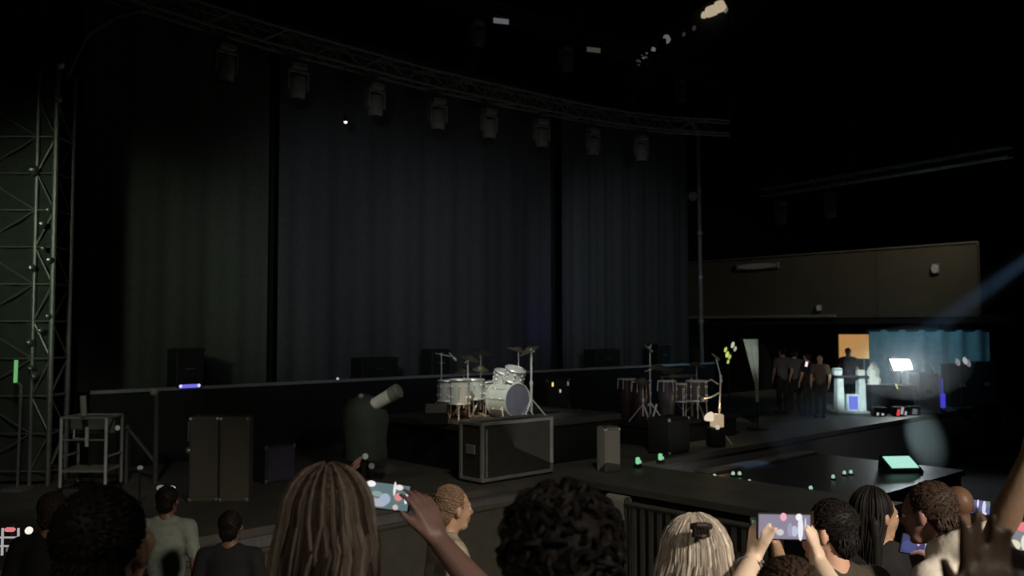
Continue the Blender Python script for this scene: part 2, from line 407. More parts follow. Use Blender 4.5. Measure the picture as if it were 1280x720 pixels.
# tall support pole
D = 27.0; b = at(877, 420, D); t = thing('support_pole', 'tall silver support pole at the end of the pleated curtain', 'pole', (b.x, b.y, DZ))
ztp = at(877, 160, D).z
pm = mat('pole_silver', (.5, .5, .52), .35, .5)
MB().tube([(0, 0, .03), (-.06, 0, ztp-DZ)], .062, 10).build('mast', pm, t, True)
MB().box((0, 0, .02), (.4, .4, .04)).build('base_plate', M['alu'], t, True)
for k in range(5): MB().lathe([(.075, 0), (.09, .02), (.09, .1), (.075, .12)], (-.008*k-.006, 0, 1.1+1.35*k), seg=12).build('collar', pm, t, True)
MB().tube([(-.06, 0, ztp-DZ-.02), (-.5, -.45, ztp-DZ+.28)], .04, 8).build('top_brace', pm, t, True)
q = at(866, 245, D)
f = thing('pole_lamp', 'small grey lamp clamped on the tall support pole', 'lamp', (b.x-.03, b.y-.03, q.z))
MB().tube([(0, 0, 0), (-.2, -.05, 0)], .025, 6).build('bracket', M['alu'], f, True)
MB().lathe([(.06, -.14), (.13, -.1), (.15, .1), (.12, .14)], (-.27, -.08, 0), (.3, -1, -.2), seg=14).build('head', mat('lamp_body_grey', (0, 0, 0)), f, True, smooth=True)

# ------------------------------------------------------------ rear riser with its light metal edge
rr = thing('rear_riser', 'long black riser with a thin pale metal edge before the curtains', 'riser', S(8.7, .65, DZ), SROT)
for k in range(9):
    u0 = -.1+k*1.96
    sbox(MB(), u0, u0+1.94, .35, 1.0, DZ, 2.74).build('riser_block', M['black'], rr)
sbox(MB(), -.1, 17.5, .99, 1.03, 2.735, 2.79).build('edge_strip', mat('edge_metal', (.4, .4, .42), .4, .3), rr)
# black cases standing on the riser
for i, (u, wd, h, lab) in enumerate([(1.6, .5, .7, 'black upright case on the riser before the green-tinged curtain'), (5.6, .9, .45, 'low black case on the riser before the wide curtain'), (7.2, .5, .6, 'black upright case on the riser nearer the drum kit'), (12.8, 1.0, .5, 'low black case on the riser before the pleated curtain'), (15.2, .6, .62, 'black upright case on the riser near the support pole')]):
    t = thing('equipment_case', lab, 'case', S(u, .68, 2.79-.05), SROT, 'black cases on the rear riser')
    MB().box((0, 0, h/2), (wd, .42, h), bev=.02).build('body', M['black'], t, True)
    for z in (.03, h-.03): MB().box((0, 0, z), (wd+.02, .44, .035)).build('metal_edging', mat('dark_edging', (.05, .05, .05), .4, .5), t, True)
    MB().tube([(-.08, -.22, h*.5), (-.06, -.25, h*.5), (.06, -.25, h*.5), (.08, -.22, h*.5)], .012, 6).build('handle', M['steel'], t, True)
# blue light bar and small white bead on the riser edge
p = S(1.9, 1.03, 2.74); a = at(244, 481, 15.1); u_, v_ = uv_of((a.x, a.y))
t = thing('blue_light_bar', 'short violet-blue light bar on the riser edge', 'light', S(u_, 1.06, 2.78), SROT)
MB().box((0, 0, .02), (.42, .07, .05), bev=.01).build('housing', M['black'], t, True)
MB().box((0, -.04, .02), (.36, .012, .06)).build('tube', glow('violet_blue', (.22, .2, 1), .75), t, True)
for x_ in (-.16, .16): MB().ball((x_, -.05, .025), .028, seg=8, rings=6).build('end_lamp', glow('pale_violet', (.7, .68, 1), 1.0), t, True)
a = at(403, 471, 17.7); u_, v_ = uv_of((a.x, a.y))
t = thing('indicator_light', 'tiny white indicator light on the riser edge', 'light', S(u_, 1.05, 2.79), SROT)
MB().box((0, 0, .015), (.1, .04, .03)).build('housing', M['black'], t, True); MB().ball((0, -.03, .02), .026, seg=8, rings=6).build('bulb', glow('bead_white', (.9, .95, .9), .5), t, True)

# ------------------------------------------------------------ drum riser and the white kit
RU0, RU1, RV0, RV1, RZ_ = 4.2, 7.6, 2.9, 5.62, 2.25
dr = thing('drum_riser', 'square dark drum riser carrying the white kit', 'riser', S(5.9, 4.3, DZ), SROT)
sbox(MB(), RU0, RU1, RV0, RV1, RZ_-.1, RZ_).build('top', mat('riser_carpet', (.05, .05, .045), .95, bump=.4, scale=60), dr)
sbox(MB(), RU0+.04, RU1-.04, RV0+.04, RV1-.04, DZ, RZ_-.1).build('skirt', M['fascia'], dr)
shell = mat('white_drum_wrap', (.72, .76, .7), .3, var=.06, scale=4); skin = mat('drum_skin', (.7, .7, .68), .5, var=.04)
ch = M['chrome']
kit = thing('drum_kit', 'white drum kit with chrome stands on the dark riser', 'drum kit', S(5.85, 4.5, RZ_), SROT)
def drum(name, c, r, L, axis, m=shell, head=skin, nl=8, parent=None, lugs=True):
    axis = V3(axis).normalized(); c = V3(c)
    d = MB().lathe([(r, -L/2), (r, L/2)], c, axis, 28).build(name, m, parent or kit, smooth=True)
    for s_ in (-1, 1):
        MB().ring(c+axis*s_*L/2, axis, r+.012, .016, 28, 6).build('hoop', ch if r < .25 else m, d)
    MB().lathe([(r-.005, L/2+.004), (r*.5, L/2+.008), (.001, L/2+.008)], c, axis, 28).build('batter_head', head, d, smooth=True)
    if lugs:
        q = V3((0, 0, 1)).rotation_difference(axis); lb = MB()
        for k in range(nl):
            e = q @ V3((math.cos(2*PI*k/nl), math.sin(2*PI*k/nl), 0))
            lb.tube([c+e*(r+.012)-axis*(L/2-.01), c+e*(r+.012)+axis*(L/2-.01)], .005, 5)
            lb.ball(c+e*(r+.012)+axis*L*.22, .02, seg=6, rings=4).ball(c+e*(r+.012)-axis*L*.22, .02, seg=6, rings=4)
        lb.build('lugs', ch, d)
    return d
bc = at(647, 500, 15.2); bc.z = RZ_+.30
bd_ = drum('bass_drum', bc-SV*.24, .285, .48, SV, head=mat('violet_grey_head', (.25, .25, .33), .4), nl=10)
for s_ in (-1, 1): MB().tube([bc-SV*.1+SU*s_*.27+V3((0, 0, -.1)), bc+SV*.05+SU*s_*.38+V3((0, 0, -.295))], .012, 6).build('spur', ch, kit)
rt = at(643, 468, 15.35); drum('rack_tom', rt, .165, .2, (SV*.35+V3((0, 0, 1))))
rt2 = at(630, 471, 15.6); drum('rack_tom', rt2+V3((-.02, .1, .0)), .15, .19, (SV*.3+V3((0, 0, 1))))
MB().tube([bc-SV*.24+V3((0, 0, .28)), bc-SV*.24+V3((0, 0, .5))], .016, 8).tube([bc-SV*.24+V3((0, 0, .42)), rt], .012, 6).tube([bc-SV*.24+V3((0, 0, .42)), rt2], .012, 6).build('tom_mount', ch, kit)
for x, y, D_, r, L in ((560, 488, 15.25, .155, .34), (575, 489, 15.05, .165, .40), (593, 486, 15.5, .16, .34), (608, 487, 15.7, .15, .28)):
    c = at(x, y, D_); drum('floor_tom', c, r, L, (0, 0, 1))
    for k in range(3):
        an = k*2.09+.5; e = V3((math.cos(an), math.sin(an), 0))*(r+.02)
        MB().tube([c+e+V3((0, 0, .1)), V3((c.x+e.x, c.y+e.y, RZ_+.06)), V3((c.x+e.x*1.2, c.y+e.y*1.2, RZ_+.008))], .009, 6).build('leg', ch, kit)
c = at(620, 484, 16.0); drum('snare_drum', c, .17, .14, (0, 0, 1))
sn = MB().tube([c+V3((0, 0, -.07)), V3((c.x, c.y, RZ_+.25))], .015, 8)
for k in range(3):
    an = k*2.09; sn.tube([V3((c.x, c.y, RZ_+.3)), V3((c.x+.25*math.cos(an), c.y+.25*math.sin(an), RZ_+.012))], .01, 6)
sn.build('snare_stand', ch, kit)
c = at(612, 506, 16.4); MB().lathe([(.17, 0), (.18, .05), (.15, .09)], V3((c.x, c.y, RZ_+.5)), seg=20).build('drum_stool', M['black'], kit, smooth=True)
ss = MB().tube([V3((c.x, c.y, RZ_+.51)), V3((c.x, c.y, RZ_+.15))], .02, 8)
for k in range(3): ss.tube([V3((c.x, c.y, RZ_+.3)), V3((c.x+.25*math.cos(k*2.09+1), c.y+.25*math.sin(k*2.09+1), RZ_+.012))], .01, 6)
ss.build('stool_leg', ch, kit)
# cymbal and microphone stands of the kit
cym = mat('cymbal_bronze', (.3, .27, .2), .35, .8)
def stand(x, ytop, D_, parent, ybase=None, zbase=RZ_, boom=None, cymbal=None, tilt=(.1, -.2, 1), thick=.014, nm='stand', mic=False, lean=0):
    tpnt = at(x, ytop, D_); base = V3((tpnt.x-lean, tpnt.y, zbase))
    mb = MB().tube([base+V3((0, 0, .12)), base.lerp(tpnt, .55)], thick, 8).tube([base.lerp(tpnt, .5), tpnt], thick*.75, 8)
    for k in range(3):
        an = k*2.09+x; mb.tube([base+V3((0, 0, .35)), base+V3((.28*math.cos(an), .28*math.sin(an), .012))], .01, 6)
    o = mb.build(nm, ch, parent)
    MB().lathe([(.026, -.03), (.03, 0), (.026, .03)], base.lerp(tpnt, .52), seg=10).build('wing_nut_collar', ch, o)
    e = tpnt
    if boom:
        e = at(boom[0], boom[1], D_+boom[2]); MB().tube([tpnt-(e-tpnt).normalized()*.12, e], .01, 6).build('boom', ch, o)
        MB().ball(tpnt, .03, seg=8, rings=6).build('clutch', ch, o)
    if cymbal:
        ax = V3(tilt).normalized()
        MB().lathe([(cymbal, -.03), (cymbal*.6, 0), (.07, .02), (.05, .04), (.001, .05)], e, ax, 28).build('cymbal', cym, parent, smooth=True)
    if mic:
        MB().lathe([(.018, -.1), (.022, 0), (.03, .03), (.032, .07), (.02, .1)], e, (.5, -.3, -.5), 10).build('microphone', M['alu'], o)
    return o
stand(552, 443, 15.4, kit, boom=(566, 446, -.1), mic=True, nm='microphone_stand')
stand(585, 450, 15.6, kit, boom=(588, 447, .1), cymbal=.2, nm='cymbal_stand', tilt=(.3, -.1, 1))
stand(580, 462, 15.8, kit, cymbal=.18, nm='cymbal_stand', tilt=(-.2, -.1, 1))
stand(601, 442, 16.1, kit, boom=(602, 438, .1), cymbal=.24, nm='cymbal_stand', tilt=(.25, -.2, 1))
stand(601, 460, 15.5, kit, nm='cymbal_stand', cymbal=.15)
stand(648, 437, 15.5, kit, nm='cymbal_stand', cymbal=.22, tilt=(.3, 0, 1))
stand(664, 438, 15.1, kit, nm='cymbal_stand', thick=.022, boom=(661, 437, .1), cymbal=.2, tilt=(-.5, -.1, 1))
# pedals and brass fittings catching the warm glow
br = mat('warm_brass', (.7, .5, .3), .35, .6)
for i, x in enumerate((582, 590, 597, 604)):
    c = P(x, 518+(i % 2)*2, RZ_); t = MB().box(c+V3((0, 0, .03)), (.09, .2, .03), Rz(SROT)@Matrix.Rotation(.25, 3, 'X'), bev=.008).tube([c+V3((0, .1, 0)), c+V3((.02, .1, .16))], .012, 6).box(c+V3((0, .02, .012)), (.1, .26, .02), Rz(SROT))
    t.build('pedal', br, kit)
# black rug under the front
t = thing('black_monitor_wedge', 'black wedge speaker on the riser beside the floor toms', 'speaker', V3((*P(546, 528, RZ_)[:2], RZ_)), SROT+2.4)
MB().add([(-.2, -.15, 0), (.2, -.15, 0), (.2, .18, 0), (-.2, .18, 0), (-.2, -.06, .3), (.2, -.06, .3), (.2, .18, .16), (-.2, .18, .16)], [[3, 2, 1, 0], [4, 5, 6, 7], [0, 1, 5, 4], [1, 2, 6, 5], [2, 3, 7, 6], [3, 0, 4, 7]]).build('cabinet', M['black'], t, True)
MB().box((0, .06, .243), (.34, .24, .012), Matrix.Rotation(-.53, 3, 'X')).build('grille', M['grey'], t, True)

# ------------------------------------------------------------ big flight case in front of the riser
fc = thing('flight_case', 'large dark road case with aluminium edges in front of the drum riser', 'case', S(4.43, 5.98, DZ), SROT)
W_, D_, H_ = 1.5, .52, .86
MB().box((0, 0, H_/2+.04), (W_-.04, D_-.04, H_-.06)).build('body', mat('case_ply', (.05, .048, .04), .7, bump=.1), fc, True)
am = mat('case_alu', (.4, .4, .37), .45, .4)
for sx in (-1, 1):
    for sy in (-1, 1): MB().box((sx*(W_/2-.025), sy*(D_/2-.025), H_/2+.04), (.055, .055, H_), bev=.008).build('corner_post', am, fc, True)
for z in (.06, H_+.02):
    for s_ in (-1, 1):
        MB().box((0, s_*(D_/2-.02), z), (W_, .05, .05), bev=.008).build('edge_rail', am, fc, True)
        MB().box((s_*(W_/2-.02), 0, z), (.05, D_, .05), bev=.008).build('edge_rail', am, fc, True)
for s_ in (-1, 1): MB().box((s_*(W_/2), 0, .5), (.02, .2, .14), bev=.005).build('handle_dish', am, fc, True)
MB().box((-W_/2+.09, -D_/2+.0, .45), (.03, .02, .7)).build('inner_strip', am, fc, True)
for sx in (-1, 1):
    for sy in (-1, 1): MB().ball((sx*.66, sy*.19, .03), .035, seg=8, rings=6).build('castor', M['rubber'], fc, True)

def cabinet(name, label, p, rz, w_, d_, h_, body, grille, cat='speaker', parts=True):
    t = thing(name, label, cat, p, rz)
    MB().box((0, 0, h_/2), (w_, d_, h_), bev=.02).build('body', body, t, True)
    MB().box((0, -d_/2-.004, h_*.5), (w_*.86, .02, h_*.86)).build('grille', grille, t, True)
    for sx in (-1, 1):
        for z in (.03, h_-.03): MB().ball((sx*(w_/2-.02), -d_/2+.02, z), .035, seg=6, rings=4).build('corner_cap', M['steel'], t, True)
    MB().tube([(-.08, 0, h_-.01), (-.07, 0, h_+.03), (.07, 0, h_+.03), (.08, 0, h_-.01)], .012, 6).build('handle', M['black'], t, True)
    return t
pg = mat('grey_grille', (.2, .19, .165), .8, bump=.4, scale=80)
cabinet('speaker_cabinet', 'narrow pale grey cabinet standing on the runway root beside the road case', P(761, 589, DZ)+V3((0, .15, 0)), SROT*.5, .27, .3, .72, mat('pale_grey_paint', (.22, .21, .18), .6), pg)
cabinet('speaker_cabinet', 'squat black stage speaker before the percussion riser', S(8.45, 6.05, DZ), SROT, .62, .5, .66, mat('dark_tolex', (.03, .03, .028), .8), mat('dark_grille', (.04, .04, .036), .9, bump=.4, scale=80))
# amplifier stack behind the kit
for k, lab in ((0, 'lower black guitar cabinet between the kit and the percussion riser'), (1, 'upper black guitar cabinet between the kit and the percussion riser')):
    c = cabinet('guitar_cabinet', lab, S(8.08, 3.4, DZ+.665*k), SROT, .66, .4, .62 if k == 0 else .6, M['black'], mat('amp_cloth', (.02, .02, .02), .9))
    if k: 
        for (x, z, g) in ((-.2, .5, glow('led_yellow', (1, .85, .25), 1.0)), (.02, .36, glow('led_white', (.9, .92, 1), .5)), (.25, .5, glow('led_pale', (.7, .7, .8), .2))):
            MB().box((x, -.215, z), (.035, .02, .08 if z > .4 else .06)).build('indicator_lamp', g, c, True)
for x, y, lab, s_ in ((704, 513, 'low grey floor box with pale knobs behind the road case', .26), (722, 513, 'small grey floor box next to the low floor box', .2)):
    p = P(x, y+12, DZ); p = V3((p.x, p.y, DZ)); 
    t = thing('floor_box', lab, 'box', p, SROT)
    MB().box((0, 0, .13), (s_, .16, .26), bev=.015).build('body', M['grey'], t, True)
    for k in range(3): MB().lathe([(.02, 0), (.02, .03), (.014, .035)], (-.07+.07*k, 0, .255), seg=8).build('knob', M['white'], t, True)

# ------------------------------------------------------------ searchlight
p = P(456, 597, DZ); p = V3((p.x, p.y, DZ))
D_ = p.y
t = thing('stage_cannon', 'stubby pale tube cannon tilted upward on a dark covered pedestal', 'cannon', p, 0)
cov = mat('dark_green_cover', (.035, .05, .035), .85, bump=.5, scale=5)
def cover(a, b):
    an = a*2*PI; z = b
    prof = [(0, .33), (.25, .31), (.45, .33), (.6, .36), (.8, .33), (.92, .22), (1, .02)]
    for i in range(len(prof)-1):
        if prof[i][0] <= z <= prof[i+1][0]:
            r = prof[i][1]+(prof[i+1][1]-prof[i][1])*(z-prof[i][0])/(prof[i+1][0]-prof[i][0])
    r *= 1+.07*math.sin(an*5+z*4)*(1-z)+.05*math.sin(an*3+1)
    return V3((r*math.cos(an), r*.8*math.sin(an), .32+z*.98)), V3((math.cos(an), math.sin(an), 0))
MB().sheet(cover, 32, 12, .012).build('cover', cov, t, True, smooth=True)
MB().tube([(0, 0, 0), (0, 0, 1.2)], .07, 10).box((0, 0, .03), (.6, .5, .06), bev=.02).build('pedestal', M['black'], t, True)
a0 = at(467, 506, D_-.1)-p; a1 = at(500, 487, D_-.25)-p; ax = (a1-a0)
MB().lathe([(.075, 0), (.095, .02), (.1, ax.length*.62), (.09, ax.length*.66)], a0, ax, 18).build('tube', mat('cannon_pale', (.8, .82, .72), .5), t, True, smooth=True)
MB().lathe([(.085, 0), (.112, .02), (.115, ax.length*.3), (.095, ax.length*.34)], a0+ax*.66, ax, 18).build('muzzle', mat('cannon_muzzle', (.33, .34, .31), .5), t, True, smooth=True)
MB().tube([a0+ax*.2, V3((.08, 0, 1.05))], .03, 8).tube([a0+ax*.35, V3((.1, 0, .98))], .04, 8).build('tilt_arm', cov, t, True)
MB().ball(at(452, 495, D_-.1)-p, .045, seg=10, rings=8).tube([at(452, 495, D_-.1)-p, (-.03, 0, 1.15)], .015, 6).build('highlight_ball', mat('highlight_pale', (.4, .42, .4), .4), t, True)  # pale ball put in for the highlight on the dark cover
for x, y, lab, g in ((458, 569, 'round white marker light low on the cannon pedestal', .16), (466, 581, 'dim small marker light under the brighter cannon marker', .07)):
    q = at(x, y, D_-.33); f = thing('marker_light', lab, 'light', (q.x, q.y, DZ))
    MB().tube([(0, 0, 0), (0, 0, q.z-DZ)], .012, 6).lathe([(.07, 0), (.07, .012)], seg=10).build('stalk', M['black'], f, True)
    MB().ball((0, 0, q.z-DZ), .045, seg=10, rings=6).build('bulb', glow('marker_%d' % x, (.85, .9, .75), g), f, True)
# two green beacon lights on the deck edge
for x, y, lab in ((796, 577, 'bright green beacon light on the deck, nearer the narrow pale cabinet'), (824, 572, 'bright green beacon light on the deck, nearer the squat black speaker')):
    q = P(x, y+6, DZ); f = thing('beacon_light', lab, 'light', q, SROT)
    MB().box((0, 0, .03), (.12, .1, .06), bev=.01).build('base', M['black'], f, True)
    MB().box((0, 0, .115), (.065, .05, .11), bev=.012).build('lens', glow('beacon_green', (.3, 1, .45), .65), f, True)
    MB().box((.02, -.03, .095), (.05, .03, .05), bev=.008).build('side_lens', glow('beacon_green2', (.5, 1, .6), .5), f, True)
# ------------------------------------------------------------ percussion riser
r2 = thing('percussion_riser', 'low dark riser carrying the dark percussion set', 'riser', S(10.1, 4.2, DZ), SROT)
sbox(MB(), 8.75, 11.7, 3.0, 5.5, DZ+.37, DZ+.45).build('top', M['black'], r2)
sbox(MB(), 8.8, 11.65, 3.05, 5.45, DZ, DZ+.37).build('skirt', M['fascia'], r2)
R2 = DZ+.45
pk = thing('percussion_set', 'dark congas and drums with chrome stands on the low riser', 'percussion', S(10.1, 4.3, R2), SROT)
dk = mat('dark_drum_shell', (.075, .07, .075), .3, var=.3, scale=5); dk2 = mat('maroon_drum_shell', (.05, .03, .03), .3, var=.3)
for x, D_, r, m in ((783, 18.5, .17, dk2), (800, 17.6, .16, dk2), (833, 17.8, .17, dk)):
    c = V3(((x-640)/F*D_, D_, R2))
    q = MB().lathe([(r*.62, .02), (r*.9, .3), (r*1.05, .52), (r, .78)], c, seg=24).build('conga', m, pk, smooth=True)
    MB().ring(c+V3((0, 0, .78)), (0, 0, 1), r+.008, .012, 24, 6).build('hoop', ch, q)
    MB().lathe([(r-.01, .785), (r*.5, .79), (.001, .79)], c, seg=24).build('batter_head', mat('dim_skin', (.25, .24, .22), .6), q)
    lb = MB()
    for k in range(6): e = V3((math.cos(k*1.047), math.sin(k*1.047), 0)); lb.tube([c+e*(r+.01)+V3((0, 0, .8)), c+e*(r*1.08+.01)+V3((0, 0, .58))], .007, 5)
    lb.build('tuning_lugs', ch, q)['kind'] = 'stuff'
for x, y, D_, r, L in ((852, 490, 18.4, .2, .36), (870, 488, 18.2, .2, .4)):
    c = at(x, y, D_); drum('floor_tom', c, r, L, (0, 0, 1), m=dk, head=mat('dim_skin', (0, 0, 0)), parent=pk)
    for k in range(3):
        e = V3((math.cos(k*2.09+.4), math.sin(k*2.09+.4), 0))*(r+.02)
        MB().tube([c+e+V3((0, 0, .1)), V3((c.x+e.x*1.15, c.y+e.y*1.15, R2+.008))], .009, 6).build('leg', ch, pk)
# keyboard-like bar across the set
a = at(822, 470, 18.1); b_ = at(868, 470, 18.6)
kb = MB().tube([a, b_], .035, 8).build('crossbar', mat('dim_metal', (.2, .2, .19), .4, .6), pk)
for q in (a.lerp(b_, .1), a.lerp(b_, .9)): MB().tube([q, V3((q.x, q.y, R2))], .018, 8).build('crossbar_leg', ch, pk)
stand(812, 434, 18.0, pk, zbase=R2, thick=.02, mic=True, nm='microphone_stand', boom=(811, 436, -.05))
stand(812, 462, 17.8, pk, zbase=R2, cymbal=.22, nm='cymbal_stand', boom=(824, 458, .1))
stand(803, 475, 17.4, pk, zbase=R2, nm='cymbal_stand', cymbal=.16)
stand(870, 455, 18.6, pk, zbase=R2, nm='cymbal_stand', cymbal=.2, tilt=(.2, -.1, 1))
stand(840, 462, 19.0, pk, zbase=R2, nm='cymbal_stand', cymbal=.24, tilt=(-.2, -.1, 1))
b0 = at(820, 505, 17.3); MB().tube([b0, V3((b0.x-.12, b0.y-.1, R2+.02))], .02, 8).build('slanted_leg', ch, pk)
# microphone stand with a bent boom and gooseneck, by the warm box
ms = thing('microphone_stand', 'chrome microphone stand with bent boom behind the warm-lit box', 'stand', V3(((902-640)/F*17.6, 17.6, DZ)))
o = stand(900, 470, 17.6, ms, zbase=DZ, thick=.02, nm='post', boom=(894, 446, .1), mic=True, lean=.06)
e0 = at(899, 490, 17.6); e1 = at(876, 498, 17.5)
MB().tube([e0, e0.lerp(e1, .5)+V3((0, 0, -.03)), e1], .018, 6).build('side_boom', ch, ms)
MB().ball(e1, .06, seg=10, rings=8).build('side_clutch', M['alu'], ms)
e2 = at(888, 474, 17.5); MB().tube([at(897, 480, 17.6), e2, at(880, 478, 17.5)], .014, 6).build('upper_boom', ch, ms)
# warm lit practical box
q = P(893, 532, DZ+.0); D_ = 17.2
q = V3(((893-640)/F*D_, D_, DZ))
wb = thing('lit_box', 'small beige box glowing with warm light beside the percussion riser', 'lamp', q, SROT*.4)
MB().box((0, 0, .19), (.3, .26, .38), bev=.02).build('plinth', M['black'], wb, True)
MB().box((.03, 0, .5), (.2, .2, .26), bev=.02).build('shade', glow('warm_shade', (1, .76, .46), .42), wb, True)
MB().lathe([(.03, 0), (.1, .1), (.11, .12)], (-.1, -.05, .52), (-.8, -.2, .7), 12).build('reflector', glow('warm_reflector', (1, .86, .66), .75), wb, True)
MB().ball((-.04, -.14, .39), .045, seg=8, rings=6).build('bulb', glow('warm_bulb', (1, .88, .7), .55), wb, True)
# pale hanging cloth, and yellow-green glints put in as glowing balls
D_ = 20.0
ca = at(932, 424, D_)
sd = thing('pale_banner', 'tall pale cloth tapering downward, hung on a stand past the percussion', 'banner', V3((ca.x+.1, ca.y, DZ)))
MB().tube([(.16, 0.06, 0), (.16, .06, ca.z-DZ+.02)], .02, 8).tube([(-.22, .06, ca.z-DZ), (.2, .06, ca.z-DZ)], .015, 6).box((.16, .06, .02), (.4, .4, .04)).build('stand', M['black'], sd, True)
def ban(a, b):
    wtop = -.16+.33*a; wbot = .10+.07*a
    t_ = min(1, (1-b)*1.35)
    x = wtop*(1-t_)+wbot*t_
    return V3((x, .02*math.sin(a*9+b*3), ca.z-DZ-1.42*(1-b))), V3((0, -1, 0))
MB().sheet(ban, 12, 14, .012).build('cloth', mat('pale_cloth', (.62, .66, .6), .8), sd, True, smooth=True)
lamp('banner_spot', 'SPOT', (4.2, 15.2, 6.5), (5.35, 20, 3.2), 380, (.9, 1, .92), .1, 9, 1)
D_ = 19.6; ga = at(910, 443, D_)
gs = thing('glint_cluster', 'cluster of yellow-green glints put in as glowing balls beside the pale banner', 'light', V3((ga.x, ga.y, DZ)))
MB().tube([(0, 0, 0), (0, 0, ga.z-DZ+.2)], .018, 8).box((0, 0, .02), (.35, .35, .04)).tube([(-.06, 0, ga.z-DZ-.2), (.15, 0, ga.z-DZ+.2)], .015, 6).build('stand', M['black'], gs, True)
for i, (x, y, s_, br_) in enumerate([(906, 437, .05, .6), (908, 443, .06, .7), (911, 446, .05, .5), (909, 452, .04, .6), (915, 431, .06, .55), (918, 436, .05, .4)]):
    q = at(x, y, D_)-gs.location
    MB().ball((q.x, -.03, q.z), (s_*.6, s_*.6, s_*1.2), Matrix.Rotation(.3, 3, 'Y'), seg=8, rings=6).build('bulb', glow('yellow_green_%d' % int(br_*100), (.8, 1, .22) if i < 4 else (.9, .95, .7), br_), gs, True)

# ------------------------------------------------------------ stage wing beyond: desk, racks, lamp panel, drape
Dw = 23.8
def W(x, D_=Dw, z=DZ): return V3(((x-640)/F*D_, D_, z))
def wz(y, D_=Dw): return CZ+(HOR-y)/F*D_
lt = mat('pale_cyan_white', (.62, .72, .72), .5)
wd = thing('white_desk', 'white tall-legged desk with lit shelf in the stage wing', 'desk', W(1061))
hh = wz(471)-DZ
for x in (1047, 1074): MB().box(W(x)-W(1061)+V3((0, 0, hh/2)), (.2, .3, hh), taper=.85, bev=.02).build('leg', lt, wd, True)
MB().box((0, 0, .04), (.86, .5, .08), bev=.015).build('base_shelf', lt, wd, True)
MB().box((0, 0, hh+.02), (.86, .45, .05), bev=.01).build('desk_top', mat('dark_desk_top', (.05, .05, .055), .5), wd, True)
bs = thing('blue_screen', 'small glowing blue screen box on the white desk shelf', 'screen', W(1063)+V3((0, -.02, .08)))
MB().box((0, .02, .22), (.3, .16, .44), bev=.02).build('body', mat('pale_cyan_white', (0, 0, 0)), bs, True)
MB().box((0, -.065, .22), (.24, .012, .36)).build('screen', glow('screen_blue', (.2, .24, 1), .75), bs, True)
top = DZ+hh+.045
t = thing('pale_box', 'small pale cyan box on the white desk corner', 'box', V3((W(1045).x, Dw, top)))
MB().box((0, 0, .1), (.22, .2, .2), bev=.02).build('body', lt, t, True); MB().box((0, -.1, .15), (.23, .012, .02)).build('lid_seam', M['grey'], t, True)
t = thing('white_carton', 'small white carton on the white desk, beside the crumpled cloth', 'box', V3((W(1073).x, Dw-.05, top)))
MB().box((0, 0, .075), (.2, .16, .15), bev=.01).build('body', mat('warm_white', (.7, .7, .62), .6), t, True); MB().box((0, 0, .152), (.2, .03, .008)).build('tape', M['grey'], t, True)
# crew members stand here (built below); black table with gear
bt = thing('gear_table', 'black covered gear table next to the white desk', 'table', W(1108, Dw+.1))
ht = wz(480)-DZ
MB().box((0, 0, ht-.03), (1.15, .6, .06), bev=.015).build('table_top', M['black'], bt, True)
def skirt(a, b):
    pts = [(-.56, .28), (-.56, -.28), (.56, -.28), (.56, .28)]
    s_ = a*3; i = min(2, int(s_)); f_ = s_-i; x = pts[i][0]+(pts[i+1][0]-pts[i][0])*f_; y = pts[i][1]+(pts[i+1][1]-pts[i][1])*f_
    nrm = [(-1, 0, 0), (0, -1, 0), (1, 0, 0)][i]; k = .02*math.sin(a*70)*(1-b)
    return V3((x+nrm[0]*k, y+nrm[1]*k, .01+b*(ht-.06))), V3(nrm)
MB().sheet(skirt, 90, 3, .01).build('table_skirt', mat('navy_black_cloth', (.012, .015, .022), .9), bt, True)
# crumpled white cloth on the table corner
cw = thing('crumpled_cloth', 'crumpled white cloth heaped beside the white carton', 'cloth', V3((W(1090).x, Dw-.02, DZ+ht)))
def crum(a, b):
    an = a*2*PI; r = [.17, .19, .15, .16, .1, .01][min(5, int(b*5))]
    n_ = noise.noise(V3((math.cos(an)*2, math.sin(an)*2, b*4+3)))*.07
    return V3(((r+n_)*math.cos(an), (r+n_)*.7*math.sin(an), b*(.52+.1*math.sin(an*2)))), V3((math.cos(an), math.sin(an), .2)).normalized()
MB().sheet(crum, 24, 10, .012).build('cloth', mat('white_cloth', (.75, .76, .68), .8, bump=.3), cw, True, smooth=True)
# bright lamp panel on the table
lp = thing('flood_panel', 'blazing white flood lamp panel tilted on the gear table', 'lamp', V3((W(1124).x, Dw, DZ+ht)))
rp = Matrix.Rotation(.12, 3, 'Y')
zc_ = wz(456)-DZ-ht
MB().add([p_ for y_ in (-.04, .04) for p_ in (V3((-.34, y_, zc_+.19)), V3((.25, y_, zc_+.17)), V3((.34, y_, zc_-.14)), V3((-.2, y_, zc_-.17)))], [[0, 1, 2, 3], [7, 6, 5, 4], [0, 4, 5, 1], [1, 5, 6, 2], [2, 6, 7, 3], [3, 7, 4, 0]]).build('housing', M['black'], lp, True)
MB().add([p_ for y_ in (-.055, -.041) for p_ in (V3((-.31, y_, zc_+.165)), V3((.23, y_, zc_+.15)), V3((.31, y_, zc_-.12)), V3((-.19, y_, zc_-.15)))], [[0, 1, 2, 3], [7, 6, 5, 4], [0, 4, 5, 1], [1, 5, 6, 2], [2, 6, 7, 3], [3, 7, 4, 0]]).build('lit_face', glow('flood_white', (.9, .98, 1), 5), lp, True)
MB().tube([(0, 0, 0), (0, 0, zc_-.1)], .025, 8).box((0, 0, .01), (.2, .2, .03)).build('foot', M['black'], lp, True)
lamp('flood_panel_light', 'AREA', (W(1124).x, Dw-.12, wz(456)), (W(1124).x-.3, Dw-4, 1.8), 30, (.85, .96, 1), .5, 150)
